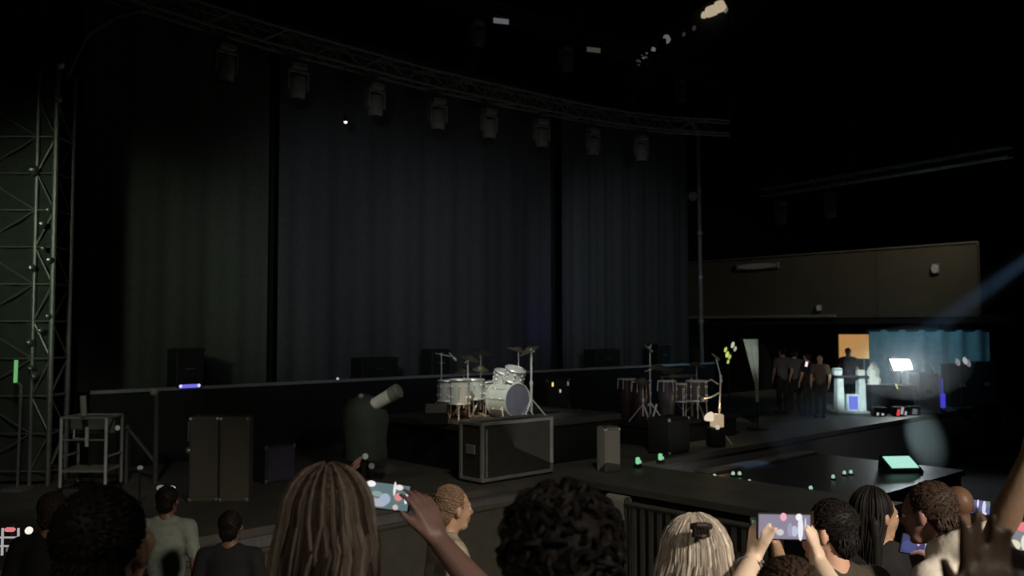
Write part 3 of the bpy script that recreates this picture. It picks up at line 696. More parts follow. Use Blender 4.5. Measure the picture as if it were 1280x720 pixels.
lamp('flood_panel_back', 'POINT', (W(1124).x, Dw+1.6, wz(458)), (0, 0, 0), 24, (.45, .85, 1), .2)
# gear with little lamps in front of the table on the deck
for x, y, D_, lab, parts in ((1096, 520, 23.2, 'low black gear box with tiny white lights before the gear table', [(-.08, .06, .05, .07, 'bead_white2', (.95, .9, .85), .5), (.05, .05, .06, .05, 'bead_white2', (1, 1, 1), .5)]),
                             (1121, 520, 23.2, 'low black gear box with a red and a white light', [(-.07, .1, .07, .17, 'rack_red', (1, .08, .1), .7), (.03, .14, .06, .18, 'rack_white', (.9, .9, .95), .4), (.12, .08, .05, .1, 'rack_white', (.9, .9, .95), .4)]),
                             (1138, 520, 23.45, 'small grey tilted gear box lit white beside the tall case', [(0, .1, .12, .14, 'rack_dim', (.7, .72, .8), .15)])):
    t = thing('gear_box', lab, 'equipment', W(x, D_))
    MB().box((0, 0, .12), (.32 if x != 1136 else .22, .26, .24), bev=.02).build('body', M['black'], t, True)
    for (dx, dz, sw, sh, nm, c_, g_) in parts: MB().box((dx, -.135, dz), (sw, .012, sh), Matrix.Rotation(.2, 3, 'Y')).build('indicator_lamp', glow(nm, c_, g_), t, True)
t = thing('yellow_tag_lamp', 'thin yellow lamp standing on the gear table edge', 'lamp', V3((W(1112).x, Dw-.1, DZ+ht)))
MB().lathe([(.05, 0), (.05, .015)], seg=10).tube([(0, 0, 0), (.02, -.15, .02), (.03, -.23, -.04)], .012, 6).build('stalk', M['black'], t, True)
MB().tube([(-.03, -.24, .04), (.03, -.24, -.1)], .018, 6).build('tube', glow('yellow_lamp', (.95, 1, .4), .7), t, True)
# tall grey-violet case
tc_ = thing('tall_case', 'tall dim grey-violet road case at the gear table end', 'case', W(1154, 24.0))
hc = wz(466, 24)-DZ
MB().box((0, 0, hc/2), (.6, .5, hc), bev=.03).build('body', mat('violet_grey_case', (.13, .13, .16), .7), tc_, True)
for sx in (-1, 1): MB().box((sx*.27, -.25, hc/2), (.035, .02, hc)).build('edge_strip', mat('dim_edging', (.2, .2, .23), .5, .3), tc_, True)
MB().box((0, -.255, hc*.55), (.16, .015, .1)).build('handle_dish', M['black'], tc_, True)
lamp('case_fill', 'SPOT', (7.5, 17, 5.5), (11.1, 24, 2.3), 330, (.85, .9, 1), .3, 14, 1)
bl = thing('blue_light_tube', 'upright deep blue light tube beside the tall case', 'light', W(1174, 24.3))
MB().box((0, 0, .02), (.2, .2, .04)).tube([(0, .03, 0), (0, .03, .95)], .03, 8).build('stand', M['black'], bl, True)
MB().tube([(0, -.03, .12), (0, -.03, .5)], .09, 10).build('tube', glow('deep_blue', (.1, .08, 1), .55), bl, True)
MB().tube([(-.02, -.03, .5), (-.03, -.03, .9)], .06, 10).build('upper_tube', glow('deep_blue_dim', (.12, .1, 1), .22), bl, True)
# chrome stands by the case
for x, y0, y1, lab in ((1162, 452, 462, 'short bright chrome stand tip rising above the tall case'),):
    t = thing('chrome_stand', lab, 'stand', W(1166, 24.6))
    a = at(1160, 452, 24.6)-t.location; b_ = at(1170, 474, 24.6)-t.location
    MB().tube([a, b_], .022, 8).build('boom', mat('lit_chrome', (.8, .85, .85), .5, .3), t, True); MB().tube([a.lerp(b_, .45), (.0, 0, 0)], .016, 8).box((0, 0, .015), (.35, .3, .03)).build('post', M['black'], t, True)
# small twin lamps on far stand
t = thing('twin_lamp_stand', 'slim stand with two small pale lamps before the cyan drape end', 'lamp', W(1200, 25.0))
z_ = wz(452, 25)-DZ
MB().tube([(0, 0, 0), (0, 0, z_-.02)], .025, 8).tube([(-.15, 0, z_-.04), (.2, 0, z_)], .02, 6).box((0, 0, .02), (.4, .4, .04)).build('stand', M['black'], t, True)
for dx, dz, g in ((-.13, -.01, .25), (.08, .03, .45), (.17, -.04, .2)): MB().ball((dx, -.06, z_+dz), (.06, .06, .11), Matrix.Rotation(-.3, 3, 'Y'), seg=10, rings=6).build('lamp_head', glow('pale_head_%d' % int(g*100), (.85, .85, .92), g), t, True)
# cyan lit drape
cd = thing('cyan_drape', 'low drape washed in deep cyan light at the rear of the wing', 'drape', W(1161, 27.0))
zt = wz(413, 27)
MB().sheet(lambda a, b: (V3((-1.85+3.7*a, .05*math.sin(a*40), .01+b*(zt-DZ))), V3((0, -1, 0))), 80, 2, .015).build('cloth', mat('drape_grey', (.3, .32, .33), .9), cd, True, smooth=True)
MB().tube([(-1.9, 0, zt-DZ), (1.9, 0, zt-DZ)], .04, 8).build('top_pipe', M['black'], cd, True)
for x in (-1.88, 1.88): MB().tube([(x, .1, 0), (x, .1, zt-DZ)], .04, 8).build('upright', M['black'], cd, True)
for i, (x, wd_, h_, lab) in enumerate(((1196, .8, 1.25, 'wide black road case in front of the cyan drape'), (1226, .6, 1.32, 'upright black road case before the outer end of the cyan drape'))):
    t = thing('road_case', lab, 'case', W(x, 26.0))
    MB().box((0, 0, h_/2), (wd_, .5, h_), bev=.02).build('body', M['black'], t, True)
    for z in (.04, h_-.03): MB().box((0, 0, z), (wd_+.02, .52, .05)).build('edge_band', mat('dark_edging', (0, 0, 0)), t, True)
    MB().box((0, -.26, h_*.5), (.16, .02, .1), bev=.005).build('handle_dish', M['grey'], t, True)
# orange lit square
og = thing('orange_panel', 'square orange backlit panel above the white desk', 'panel', W(1066, 25.5))
zb, zt2 = wz(448, 25.5), wz(418, 25.5)
op = MB().box((0, -.03, (zb+zt2)/2-DZ), (.86, .02, zt2-zb)).build('lit_face', mat('orange_face', (.5, .3, .12), .6, var=.12, scale=3, emit=(1, .50, .16), strength=.42), og, True)
MB().box((0, .02, (zb+zt2)/2-DZ), (.92, .07, zt2-zb+.05), bev=.01).build('case', M['black'], og, True)
for x in (-.3, .3): MB().tube([(x, .03, 0), (x, .03, zb-DZ+.05)], .025, 8).build('leg', M['black'], og, True)

# ------------------------------------------------------------ blue beam with haze
B0 = V3((12.2, 16.5, 6.9)); B1 = P(945, 570, DZ)
yoke = thing('follow_spot', 'follow spot on a tall mast throwing the blue beam across the wing', 'lamp', V3((B0.x+.3, B0.y+.2, 0)))
MB().tube([(0, 0, 0), (0, 0, B0.z-.1)], .06, 8).box((0, 0, .03), (1, 1, .06)).build('mast', M['black'], yoke, True)
q = B0-yoke.location; dirb = (B1-B0).normalized()
MB().lathe([(.14, -.5), (.17, -.45), (.17, -.05), (.15, -.03)], q, dirb, 16).build('head', M['black'], yoke, True, smooth=True)
MB().tube([q-dirb*.3, (0, 0, B0.z-.1)], .03, 8).build('bracket', M['black'], yoke, True)
lamp('blue_beam', 'SPOT', tuple(B0), tuple(B1), 3400, (.3, .58, 1), .06, 4.6, .6)
vm = bpy.data.materials.new('beam_haze'); vm.use_nodes = True; nt = vm.node_tree; nt.nodes.clear()
out = nt.nodes.new('ShaderNodeOutputMaterial'); vsn = nt.nodes.new('ShaderNodeVolumeScatter'); vsn.inputs['Density'].default_value = .09; vsn.inputs['Anisotropy'].default_value = .1
nt.links.new(vsn.outputs[0], out.inputs['Volume'])
L_ = (B1-B0).length
hz = MB().lathe([(.08, .05), (.08+math.tan(math.radians(2.9))*(L_-.3), L_-.35)], B0, dirb, 24).build('beam_haze', vm)
tag(hz, 'thin haze caught in the blue beam across the stage wing', 'haze', kind='stuff')

vm2 = vm.copy(); vm2.name = 'lamp_halo_haze'; vm2.node_tree.nodes['Volume Scatter'].inputs['Density'].default_value = .1
hz2 = MB().ball((W(1124).x, Dw-.5, wz(452)), (1.7, 1.1, 1.0), seg=20, rings=14).build('lamp_halo_haze', vm2)  # scattering ball added to give the flood panel its halo
tag(hz2, 'faint haze ball added for the halo around the blazing flood lamp panel', 'haze', kind='stuff')

# ------------------------------------------------------------ side stand at the far end of the hall
A, Bq = V3((4.2, 41.8, 0)), V3((15.2, 28.6, 0))
ss_ = thing('side_stand', 'dim concrete balcony front of the far seating bowl', 'balcony', (A+Bq)/2)
dr_ = (Bq-A).normalized(); nr_ = V3((-dr_.y, dr_.x, 0)); nr_ = nr_ if nr_.y > 0 else -nr_
rt_ = Matrix((dr_, nr_, V3((0, 0, 1)))).transposed()
Ls = (Bq-A).length
pm_ = mat('balcony_concrete', (.11, .1, .08), .9, var=.12, scale=.8)
n_ = 5
for i in range(n_):
    c = A+dr_*Ls*(i+.5)/n_
    MB().box(c+V3((0, 0, 5.35)), (Ls/n_-.02, .25, 2.35), rt_).build('front_panel', pm_, ss_)
    MB().tube([c+nr_*.6, c+nr_*.6+V3((0, 0, 4.3))], .3, 10).build('column', M['wall'], ss_)
MB().box((A+Bq)/2+V3((0, 0, 4.1))+nr_*1.2, (Ls, 2.6, .3), rt_).build('slab', M['wall'], ss_)
MB().box((A+Bq)/2+V3((0, 0, 4.25))-nr_*.16, (Ls*.42, .06, .1), rt_).build('ledge', mat('ledge_pale', (.3, .28, .24), .8), ss_)
MB().tube([A+V3((0, 0, 6.6)), Bq+V3((0, 0, 6.6))], .04, 6).build('rail', M['alu'], ss_)
rp_ = MB()
for i in range(19): c = A+dr_*Ls*i/18; rp_.tube([c+V3((0, 0, 6.5)), c+V3((0, 0, 6.6))], .03, 5)
rp_.build('rail_post', M['alu'], ss_)['kind'] = 'stuff'
for x, y, lab, nm, g, sz in ((950, 333, 'long dim warm strip light on the balcony front', 'strip_light', .02, (1.9, .1, .22)), (1173, 336, 'round pale lamp on the dim balcony front', 'bulkhead_lamp', .1, (.26, .12, .3)), (1027, 385, 'small pale lamp on the balcony ledge', 'bulkhead_lamp', .06, (.2, .12, .22))):
    t_ = (x-640)/F; den = dr_.x-t_*dr_.y; k = (t_*A.y-A.x)/den; p = A+dr_*k; z_ = CZ+(HOR-y)/F*p.y
    t = thing(nm, lab, 'light', V3((p.x, p.y, z_))-nr_*.17, math.atan2(dr_.y, dr_.x))
    MB().box((0, .0, 0), (sz[0]*1.05, .08, sz[2]*1.1), bev=.02).build('housing', M['grey'], t, True)
    MB().ball((0, -.03, 0), (sz[0]/2, .07, sz[2]/2), seg=12, rings=8).build('diffuser', glow('strip_%d' % x, (.95, .9, .75), g), t, True)
# long overhead pipe on the far side
a, b_ = P(955, 236, 8.0), P(1268, 182, 8.0)
pt, _, _ = truss('lighting_truss', 'thin faint truss sloping over the stage wing', [a, a.lerp(b_, .35), a.lerp(b_, .7), b_], .22, .22, mat('wing_truss', (.2, .22, .2), .5, .3), .5, (.6, 3.2, 6.2))
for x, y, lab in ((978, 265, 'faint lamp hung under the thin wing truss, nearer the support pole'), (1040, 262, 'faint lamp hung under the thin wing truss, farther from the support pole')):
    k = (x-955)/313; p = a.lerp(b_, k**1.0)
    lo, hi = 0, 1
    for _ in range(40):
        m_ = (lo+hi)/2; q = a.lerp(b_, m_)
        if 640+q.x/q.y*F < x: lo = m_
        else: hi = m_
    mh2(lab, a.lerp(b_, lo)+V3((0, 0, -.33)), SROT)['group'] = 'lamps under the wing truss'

# ------------------------------------------------------------ upper balcony; its seats glow in place of warm light on them
ub = thing('upper_balcony', 'dark upper balcony slab with glowing seat blocks in place of warm-lit ones', 'balcony', at(880, 60, 35))
q0, q1 = at(796, 84, 35), at(985, -40, 35)
d_ = (q1-q0).normalized()
pr = V3((-d_.z, 0, d_.x))
wm = mat('glow_seating', (.3, .25, .18), .8, var=.5, scale=5, emit=(1, .82, .55), strength=.42)
wm2 = mat('glow_seating_dim', (.3, .27, .25), .8, var=.5, scale=5, emit=(.9, .82, .78), strength=.13)
for x, y, w_, h_, m in ((893, 8, .62, .5, wm), (904, 2, .55, .55, wm), (884, 13, .3, .3, wm), (911, 6, .16, .3, wm2), (836, 44, .32, .4, wm2), (833, 51, .2, .2, wm2), (819, 58, .2, .24, wm2), (811, 65, .16, .22, wm2), (806, 66, .1, .26, wm2), (800, 73, .16, .4, mat('glow_seating_faint', (.3, .27, .25), .8, emit=(.8, .75, .75), strength=.03)), (858, 38, .16, .16, mat('glow_seating_faint', (0, 0, 0))), (871, 30, .16, .2, mat('glow_seating_faint', (0, 0, 0)))):
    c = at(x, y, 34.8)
    MB().box(c, (w_*.8, .3, h_*.8), Matrix.Rotation(-.35, 3, 'Y'), taper=.85, bev=.06).build('glow_seat_block', m, ub)
c = (q0+q1)/2
MB().box(c+V3((0, .9, 0)), ((q1-q0).length+1, 1.6, 1.4), Matrix.Rotation(-math.atan2(d_.z, d_.x), 3, 'Y')).build('slab', M['wall'], ub)
for k in (.1, .5, .9): p = q0.lerp(q1, k); MB().tube([p+V3((0, 1.3, 0)), V3((p.x, p.y+1.3, ZC))], .2, 8).build('hanger', M['wall'], ub)

# ------------------------------------------------------------ left rig: scrim tower, frames, pole
D_ = 13.0
tw = thing('scrim_tower', 'tall scaffold tower with grey-green scrim at the edge of the stage', 'tower', V3(((30-640)/F*D_, D_, DZ)))
xl = (42-640)/F*D_-tw.location.x; xr = (65-640)/F*D_-tw.location.x
Ht = at(0, 82, D_).z-DZ
for x in (xl-.9, xl, xr):
    for y in (0, .5): MB().tube([(x, y, 0), (x, y, Ht)], .03 if x != xr else .04, 8).build('tower_leg', M['alu'], tw, True)
lb = MB(); k = 0; z = .2
while z+.55 < Ht:
    for (a, b_) in (((xl, 0), (xr, 0)), ((xl, .5), (xr, .5)), ((xl, 0), (xl, .5)), ((xr, 0), (xr, .5)), ((xl-.9, 0), (xl, 0))):
        if k % 2: a, b_ = b_, a
        lb.tube([(a[0], a[1], z), (b_[0], b_[1], z+.55)], .014, 5); lb.tube([(a[0], a[1], z), (b_[0], b_[1], z)], .014, 5)
    z += .55; k += 1
lb.build('lacing', M['alu'], tw, True)['kind'] = 'stuff'
MB().sheet(lambda a, b: (V3((xl-.95+(xr-xl+.9)*a, .06+.03*math.sin(a*14), .05+b*(Ht-.3))), V3((0, -1, 0))), 40, 4, .01).build('scrim', mat('scrim_green', (.05, .06, .045), .95, bump=.6, scale=9), tw, True, smooth=True)
pa = at(65, 78, D_)-tw.location; pb = at(132, 18, D_+1.0)-tw.location
MB().tube([(xr, .25, Ht-.05), pa.lerp(pb, .5)+V3((0, 0, .1)), pb], .05, 8).build('top_arm', M['alu'], tw, True)
MB().tube([pb, V3((pb.x+.3, pb.y+2.1, ZT-DZ))], .03, 6).build('tie_pipe', M['alu'], tw, True)
for i, (x, y, r) in enumerate([(60, 325, .05), (52, 310, .035), (38, 335, .05), (51, 413, .04), (38, 428, .05), (45, 470, .05), (40, 460, .04), (60, 395, .04), (50, 280, .05), (57, 262, .04), (37, 212, .07), (72, 75, .08), (88, 120, .06)]):
    q = at(x, y, D_-.08)-tw.location
    if x > 66: q = V3((xr+.03, -.03, q.z))
    MB().lathe([(r*.5, -r), (r, -r*.4), (r, r*.6), (r*.6, r)], q, (.3, -.5, .6), 10).build('coupler', M['steel'], tw, True)
lamp('tower_light', 'SPOT', (-4.5, 8.0, 6.0), (-7.0, 13, 3.1), 45, (.88, 1, .82), .1, 26, 1)
D_ = 12.6; q = at(22, 464, D_)
gt = thing('green_light_stick', 'upright glowing green light stick by the scrim tower', 'light', V3((q.x+.06, q.y, DZ)))
MB().tube([(0, 0, 0), (.02, 0, q.z-DZ-.2), (-.06, 0, q.z-DZ-.14)], .02, 8).box((0, 0, .02), (.3, .3, .04)).build('stand', M['grey'], gt, True)
MB().tube([(-.06, -.01, q.z-DZ-.16), (-.055, -.01, q.z-DZ+.16)], .026, 10).build('tube', glow('light_stick_green', (.34, 1, .36), .38), gt, True)

# silver tubular trolley with a grey panel and a pale upright tube
D_ = 12.4
fr = thing('tube_trolley', 'silver tube-framed trolley with a grey back panel near the scrim tower', 'trolley', V3(((108-640)/F*D_, D_, DZ)), 0)
X_ = lambda x: (x-108)/F*D_
Z_ = lambda y: CZ+(HOR-y)/F*D_-DZ
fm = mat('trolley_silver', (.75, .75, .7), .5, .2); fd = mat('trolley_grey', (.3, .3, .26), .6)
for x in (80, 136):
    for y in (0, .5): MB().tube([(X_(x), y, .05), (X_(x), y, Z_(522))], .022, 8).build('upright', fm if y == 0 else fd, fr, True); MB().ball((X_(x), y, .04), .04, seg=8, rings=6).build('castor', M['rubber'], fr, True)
for y in (0, .5): MB().tube([(X_(80), y, Z_(522)), (X_(136), y, Z_(522))], .02, 8).build('top_rail', fd, fr, True)
for x in (80, 136):
    for y_ in (570, 522): MB().tube([(X_(x), 0, Z_(y_)), (X_(x), .5, Z_(y_))], .018, 6).build('side_rail', fd, fr, True)
MB().box(((X_(80)+X_(136))/2, .27, (Z_(522)+Z_(543))/2), (X_(136)-X_(80), .02, Z_(522)-Z_(543))).build('back_panel', mat('trolley_panel', (.16, .16, .14), .7), fr, True)
MB().tube([(X_(112), 0, Z_(557)), (X_(112), 0, Z_(533))], .026, 8).build('middle_bar', fm, fr, True); MB().tube([(X_(96), 0, Z_(547)), (X_(96), 0, Z_(536))], .014, 8).build('short_bar', fm, fr, True)
MB().tube([(X_(96), 0, Z_(547)), (X_(114), 0, Z_(549))], .018, 8).tube([(X_(80), 0, Z_(549)), (X_(136), 0, Z_(549))], .012, 8).build('cross_rail', fd, fr, True)
MB().box((0, .25, .3), (X_(136)-X_(80), .5, .03)).build('lower_tray', fd, fr, True)
t = thing('pale_tube', 'pale upright fluorescent-like tube standing on the silver trolley', 'tube', V3((fr.location.x, D_, DZ+Z_(522)+.02)))
MB().tube([(.0, 0, 0), (-.02, 0, Z_(496)-Z_(522))], .042, 10).build('tube', mat('tube_pale', (.42, .41, .34), .5), t, True); MB().lathe([(.045, 0), (.045, .02)], seg=10).build('end_cap', M['grey'], t, True)
# pole with a knob and diagonal brace
D_ = 13.2
pl = thing('braced_pole', 'thin grey pole with round top knob and diagonal brace beside the trolley', 'pole', V3(((198-640)/F*D_, D_, DZ)))
MB().tube([(0, 0, 0), (0, 0, CZ+(HOR-489)/F*D_-DZ)], .04, 10).build('pole', mat('dim_pole', (.1, .1, .095), .5, .3), pl, True)
MB().ball((-.03, -.02, CZ+(HOR-490)/F*D_-DZ), .06, seg=12, rings=8).build('knob', mat('knob_grey', (.35, .36, .33), .5), pl, True)
bx = (170-198)/F*D_; 
MB().tube([(bx-.1, 0, CZ+(HOR-533)/F*D_-DZ), (0, 0, CZ+(HOR-577)/F*D_-DZ)], .03, 8).build('brace', mat('dim_pole', (0, 0, 0)), pl, True)
MB().tube([(bx-.1, 0, 0), (bx-.1, 0, CZ+(HOR-533)/F*D_-DZ)], .03, 8).ball((bx-.1, 0, CZ+(HOR-534)/F*D_-DZ), .055, seg=10, rings=8).build('short_post', mat('dim_pole', (0, 0, 0)), pl, True)
q = at(150, 534, 13.2); t = thing('small_bulb', 'tiny white bulb lamp between trolley and braced pole', 'light', V3((q.x, q.y, DZ)))
MB().tube([(0, 0, 0), (0, 0, q.z-DZ-.04)], .012, 6).lathe([(.1, 0), (.1, .02)], seg=10).build('stalk', M['black'], t, True); MB().ball((0, 0, q.z-DZ), .038, seg=8, rings=6).build('bulb', glow('bulb_pale', (.95, .9, .8), .13), t, True)
# two tall pale cabinets
pcm = mat('tall_cabinet_tan', (.09, .083, .068), .8, var=.2, scale=2); pgr = mat('tall_cabinet_cloth', (.1, .093, .075), .9, bump=.3, scale=60)
for x, lab, sc in ((261, 'tall dull tan speaker column nearer the braced pole', 1), (298, 'tall dull tan speaker column nearer the stage cannon', 1)):
    p = P(x, 623, DZ); p = V3(((x-640)/F*11.9, 11.9, DZ))
    c = cabinet('speaker_column', lab, p, .12, .385, .34, 1.12, pcm, pgr)
    if x == 261:
        MB().box((-.2, -.12, .93), (.03, .05, .26), bev=.008).build('side_handle', M['alu'], c, True)
        MB().ball((-.2, -.14, .68), .045, seg=8, rings=6).build('latch', M['alu'], c, True)
q = V3(((345-640)/F*13.4, 13.4, DZ)); cabinet('travel_chest', 'low dim violet-black trunk between speaker columns and cannon', q, SROT, .5, .4, .55, mat('violet_trunk', (.035, .03, .05), .7), mat('violet_trunk_front', (.05, .045, .075), .8), 'case')

# mint lit monitor on the side deck
q = P(1122, 584, 1.39)
mt = thing('mint_monitor', 'flat monitor wedge glowing mint green on the side deck', 'monitor', V3((q.x, q.y, 1.35)), .1)
MB().add([(-.3, -.2, 0), (.3, -.2, 0), (.3, .22, 0), (-.3, .22, 0), (-.28, -.2, .05), (.28, -.2, .05), (.28, .2, .24), (-.28, .2, .24)], [[3, 2, 1, 0], [4, 5, 6, 7], [0, 1, 5, 4], [1, 2, 6, 5], [2, 3, 7, 6], [3, 0, 4, 7]]).build('body', M['black'], mt, True)
mr = Matrix.Rotation(math.atan2(.19, .4), 3, 'X')
MB().box((0, 0, .151), (.48, .34, .01), mr).build('screen', glow('mint', (.5, 1, .84), .8), mt, True)
for i, (dx, dy, wx, wy) in enumerate(((.14, .06, .12, .05), (-.06, .02, .16, .03), (.02, -.08, .2, .03))):
    MB().box(V3((0, 0, .156))+mr @ V3((dx, dy, .002)), (wx, wy, .008), mr).build('screen_bar', glow('mint_bright', (.65, 1, .92), .75), mt, True)

# ------------------------------------------------------------ crowd barrier
cb = thing('crowd_barrier', 'grey metal crowd barrier of upright panels before the stage and runway', 'barrier', S(3, 7.4, 0), SROT)
bm_ = mat('barrier_grey', (.085, .082, .066), .7, var=.12)
def bar_panel(p0, p1, solid):
    d = (p1-p0); L = d.length; d = d.normalized(); rot = Rz(math.atan2(d.y, d.x)); c = (p0+p1)/2; hgt = 1.47
    if solid: MB().box(c+V3((0, 0, hgt/2)), (L-.03, .05, hgt-.06), rot).build('panel', bm_, cb)
    else:
        n = int(L/.13)
        for i in range(n): q = p0+d*(i+.5)*L/n; MB().box(q+V3((0, 0, hgt/2)), (.055, .03, hgt-.06), rot).build('slat', bm_, cb)
    MB().tube([p0+V3((0, 0, hgt)), p1+V3((0, 0, hgt))], .035, 8).build('top_rail', bm_, cb)
    for q in (p0, p1): MB().tube([q, q+V3((0, 0, hgt))], .03, 8).build('post', bm_, cb)
us = [-2.8, -1.6, -.4, .8, 2.0, 3.2, 4.3]
for a, b_ in zip(us, us[1:]): bar_panel(S(a, 7.4), S(b_, 7.4), True)
vs_ = [7.4, 8.5, 9.6, 10.7]
for a, b_ in zip(vs_, vs_[1:]): bar_panel(S(4.3, a), S(4.3, b_), False)
q = S(4.3, 8.6); t = thing('towel', 'pale grey folded towel hung over the slatted barrier', 'towel', S(4.3, 8.3, 1.5), SROT+PI/2)
MB().sheet(lambda a, b: (V3((-.16+.32*a+.02*math.sin(b*6), .07*math.cos(min(1, max(0, (b-.42)/.16))*PI) if True else 0, .015+(.05*math.sin(min(1, max(0, (b-.42)/.16))*PI)) - .25*abs(max(abs(b-.5)-.08, 0))/.42)), V3((0, 1, 0) if b < .42 else ((0, 0, 1) if b < .58 else (0, -1, 0)))), 8, 24, .012).build('cloth', mat('towel_grey', (.34, .33, .28), .9, bump=.4, scale=40), t, True, smooth=True)
# ------------------------------------------------------------ people
def remesh(mb, vox, smooth=4, fac=.5):
    me = bpy.data.meshes.new('tmp'); me.from_pydata([tuple(p) for p in mb.v], [], mb.f)
    bm = bmesh.new(); bm.from_mesh(me); bmesh.ops.recalc_face_normals(bm, faces=bm.faces); bm.to_mesh(me); bm.free()
    o = bpy.data.objects.new('tmp', me); COL.objects.link(o)
    r = o.modifiers.new('r', 'REMESH'); r.mode = 'VOXEL'; r.voxel_size = vox; r.adaptivity = 0
    if smooth: s_ = o.modifiers.new('s', 'SMOOTH'); s_.iterations = smooth; s_.factor = fac
    bpy.context.view_layer.update()
    out = bpy.data.meshes.new_from_object(o.evaluated_get(bpy.context.evaluated_depsgraph_get()))
    bpy.data.objects.remove(o); bpy.data.meshes.remove(me)
    return out
def link(name, me, m, parent, smooth=True):
    me.name = name; me.materials.clear(); me.materials.append(m)
    if smooth: me.polygons.foreach_set('use_smooth', [True]*len(me.polygons))
    o = bpy.data.objects.new(name, me); COL.objects.link(o); o.parent = parent; return o

def hand(mb, W, d, n, side, curl=(.2, .25, .3, .35), hs=1.0, spread=.06, thumb=(.75, .6, .35)):
    W = V3(W); d = V3(d).normalized(); n = V3(n); n = (n-d*n.dot(d)).normalized()
    t = d.cross(n) if side > 0 else -d.cross(n)
    offs = (.03, .0095, -.0105, -.029); lens = (.072, .08, .074, .058)
    mb.capsule(W-d*.02*hs, W+d*.02*hs, .026*hs, .026*hs)
    for i in range(4):
        k = W+(d*(.088-.004*abs(i-1))+t*offs[i])*hs
        mb.capsule(W+(d*.012+t*offs[i]*.6)*hs, k, .0165*hs, .0125*hs)
        f = (d+t*spread*(1.2-i*.9)).normalized(); a = 0; p = k
        for j, fr in enumerate((.45, .31, .24)):
            a += curl[i]*(1.0 if j else .8); v = f*math.cos(a)+n*math.sin(a)
            q = p+v*lens[i]*fr*hs; r0 = (.0098-.0012*j)*hs; mb.capsule(p, q, r0, r0-.001*hs, 8); p = q
    p = W+(d*.022+t*.024)*hs; mb.capsule(W+(d*.01)*hs, p, .02*hs, .0175*hs)
    v = (t*thumb[0]+d*thumb[1]+n*thumb[2]).normalized()
    for j, L in enumerate((.038, .03, .024)):
        q = p+v*L*hs; mb.capsule(p, q, (.0145-.0022*j)*hs, (.0125-.002*j)*hs, 8); p = q; v = (v+d*.25+n*.1).normalized()

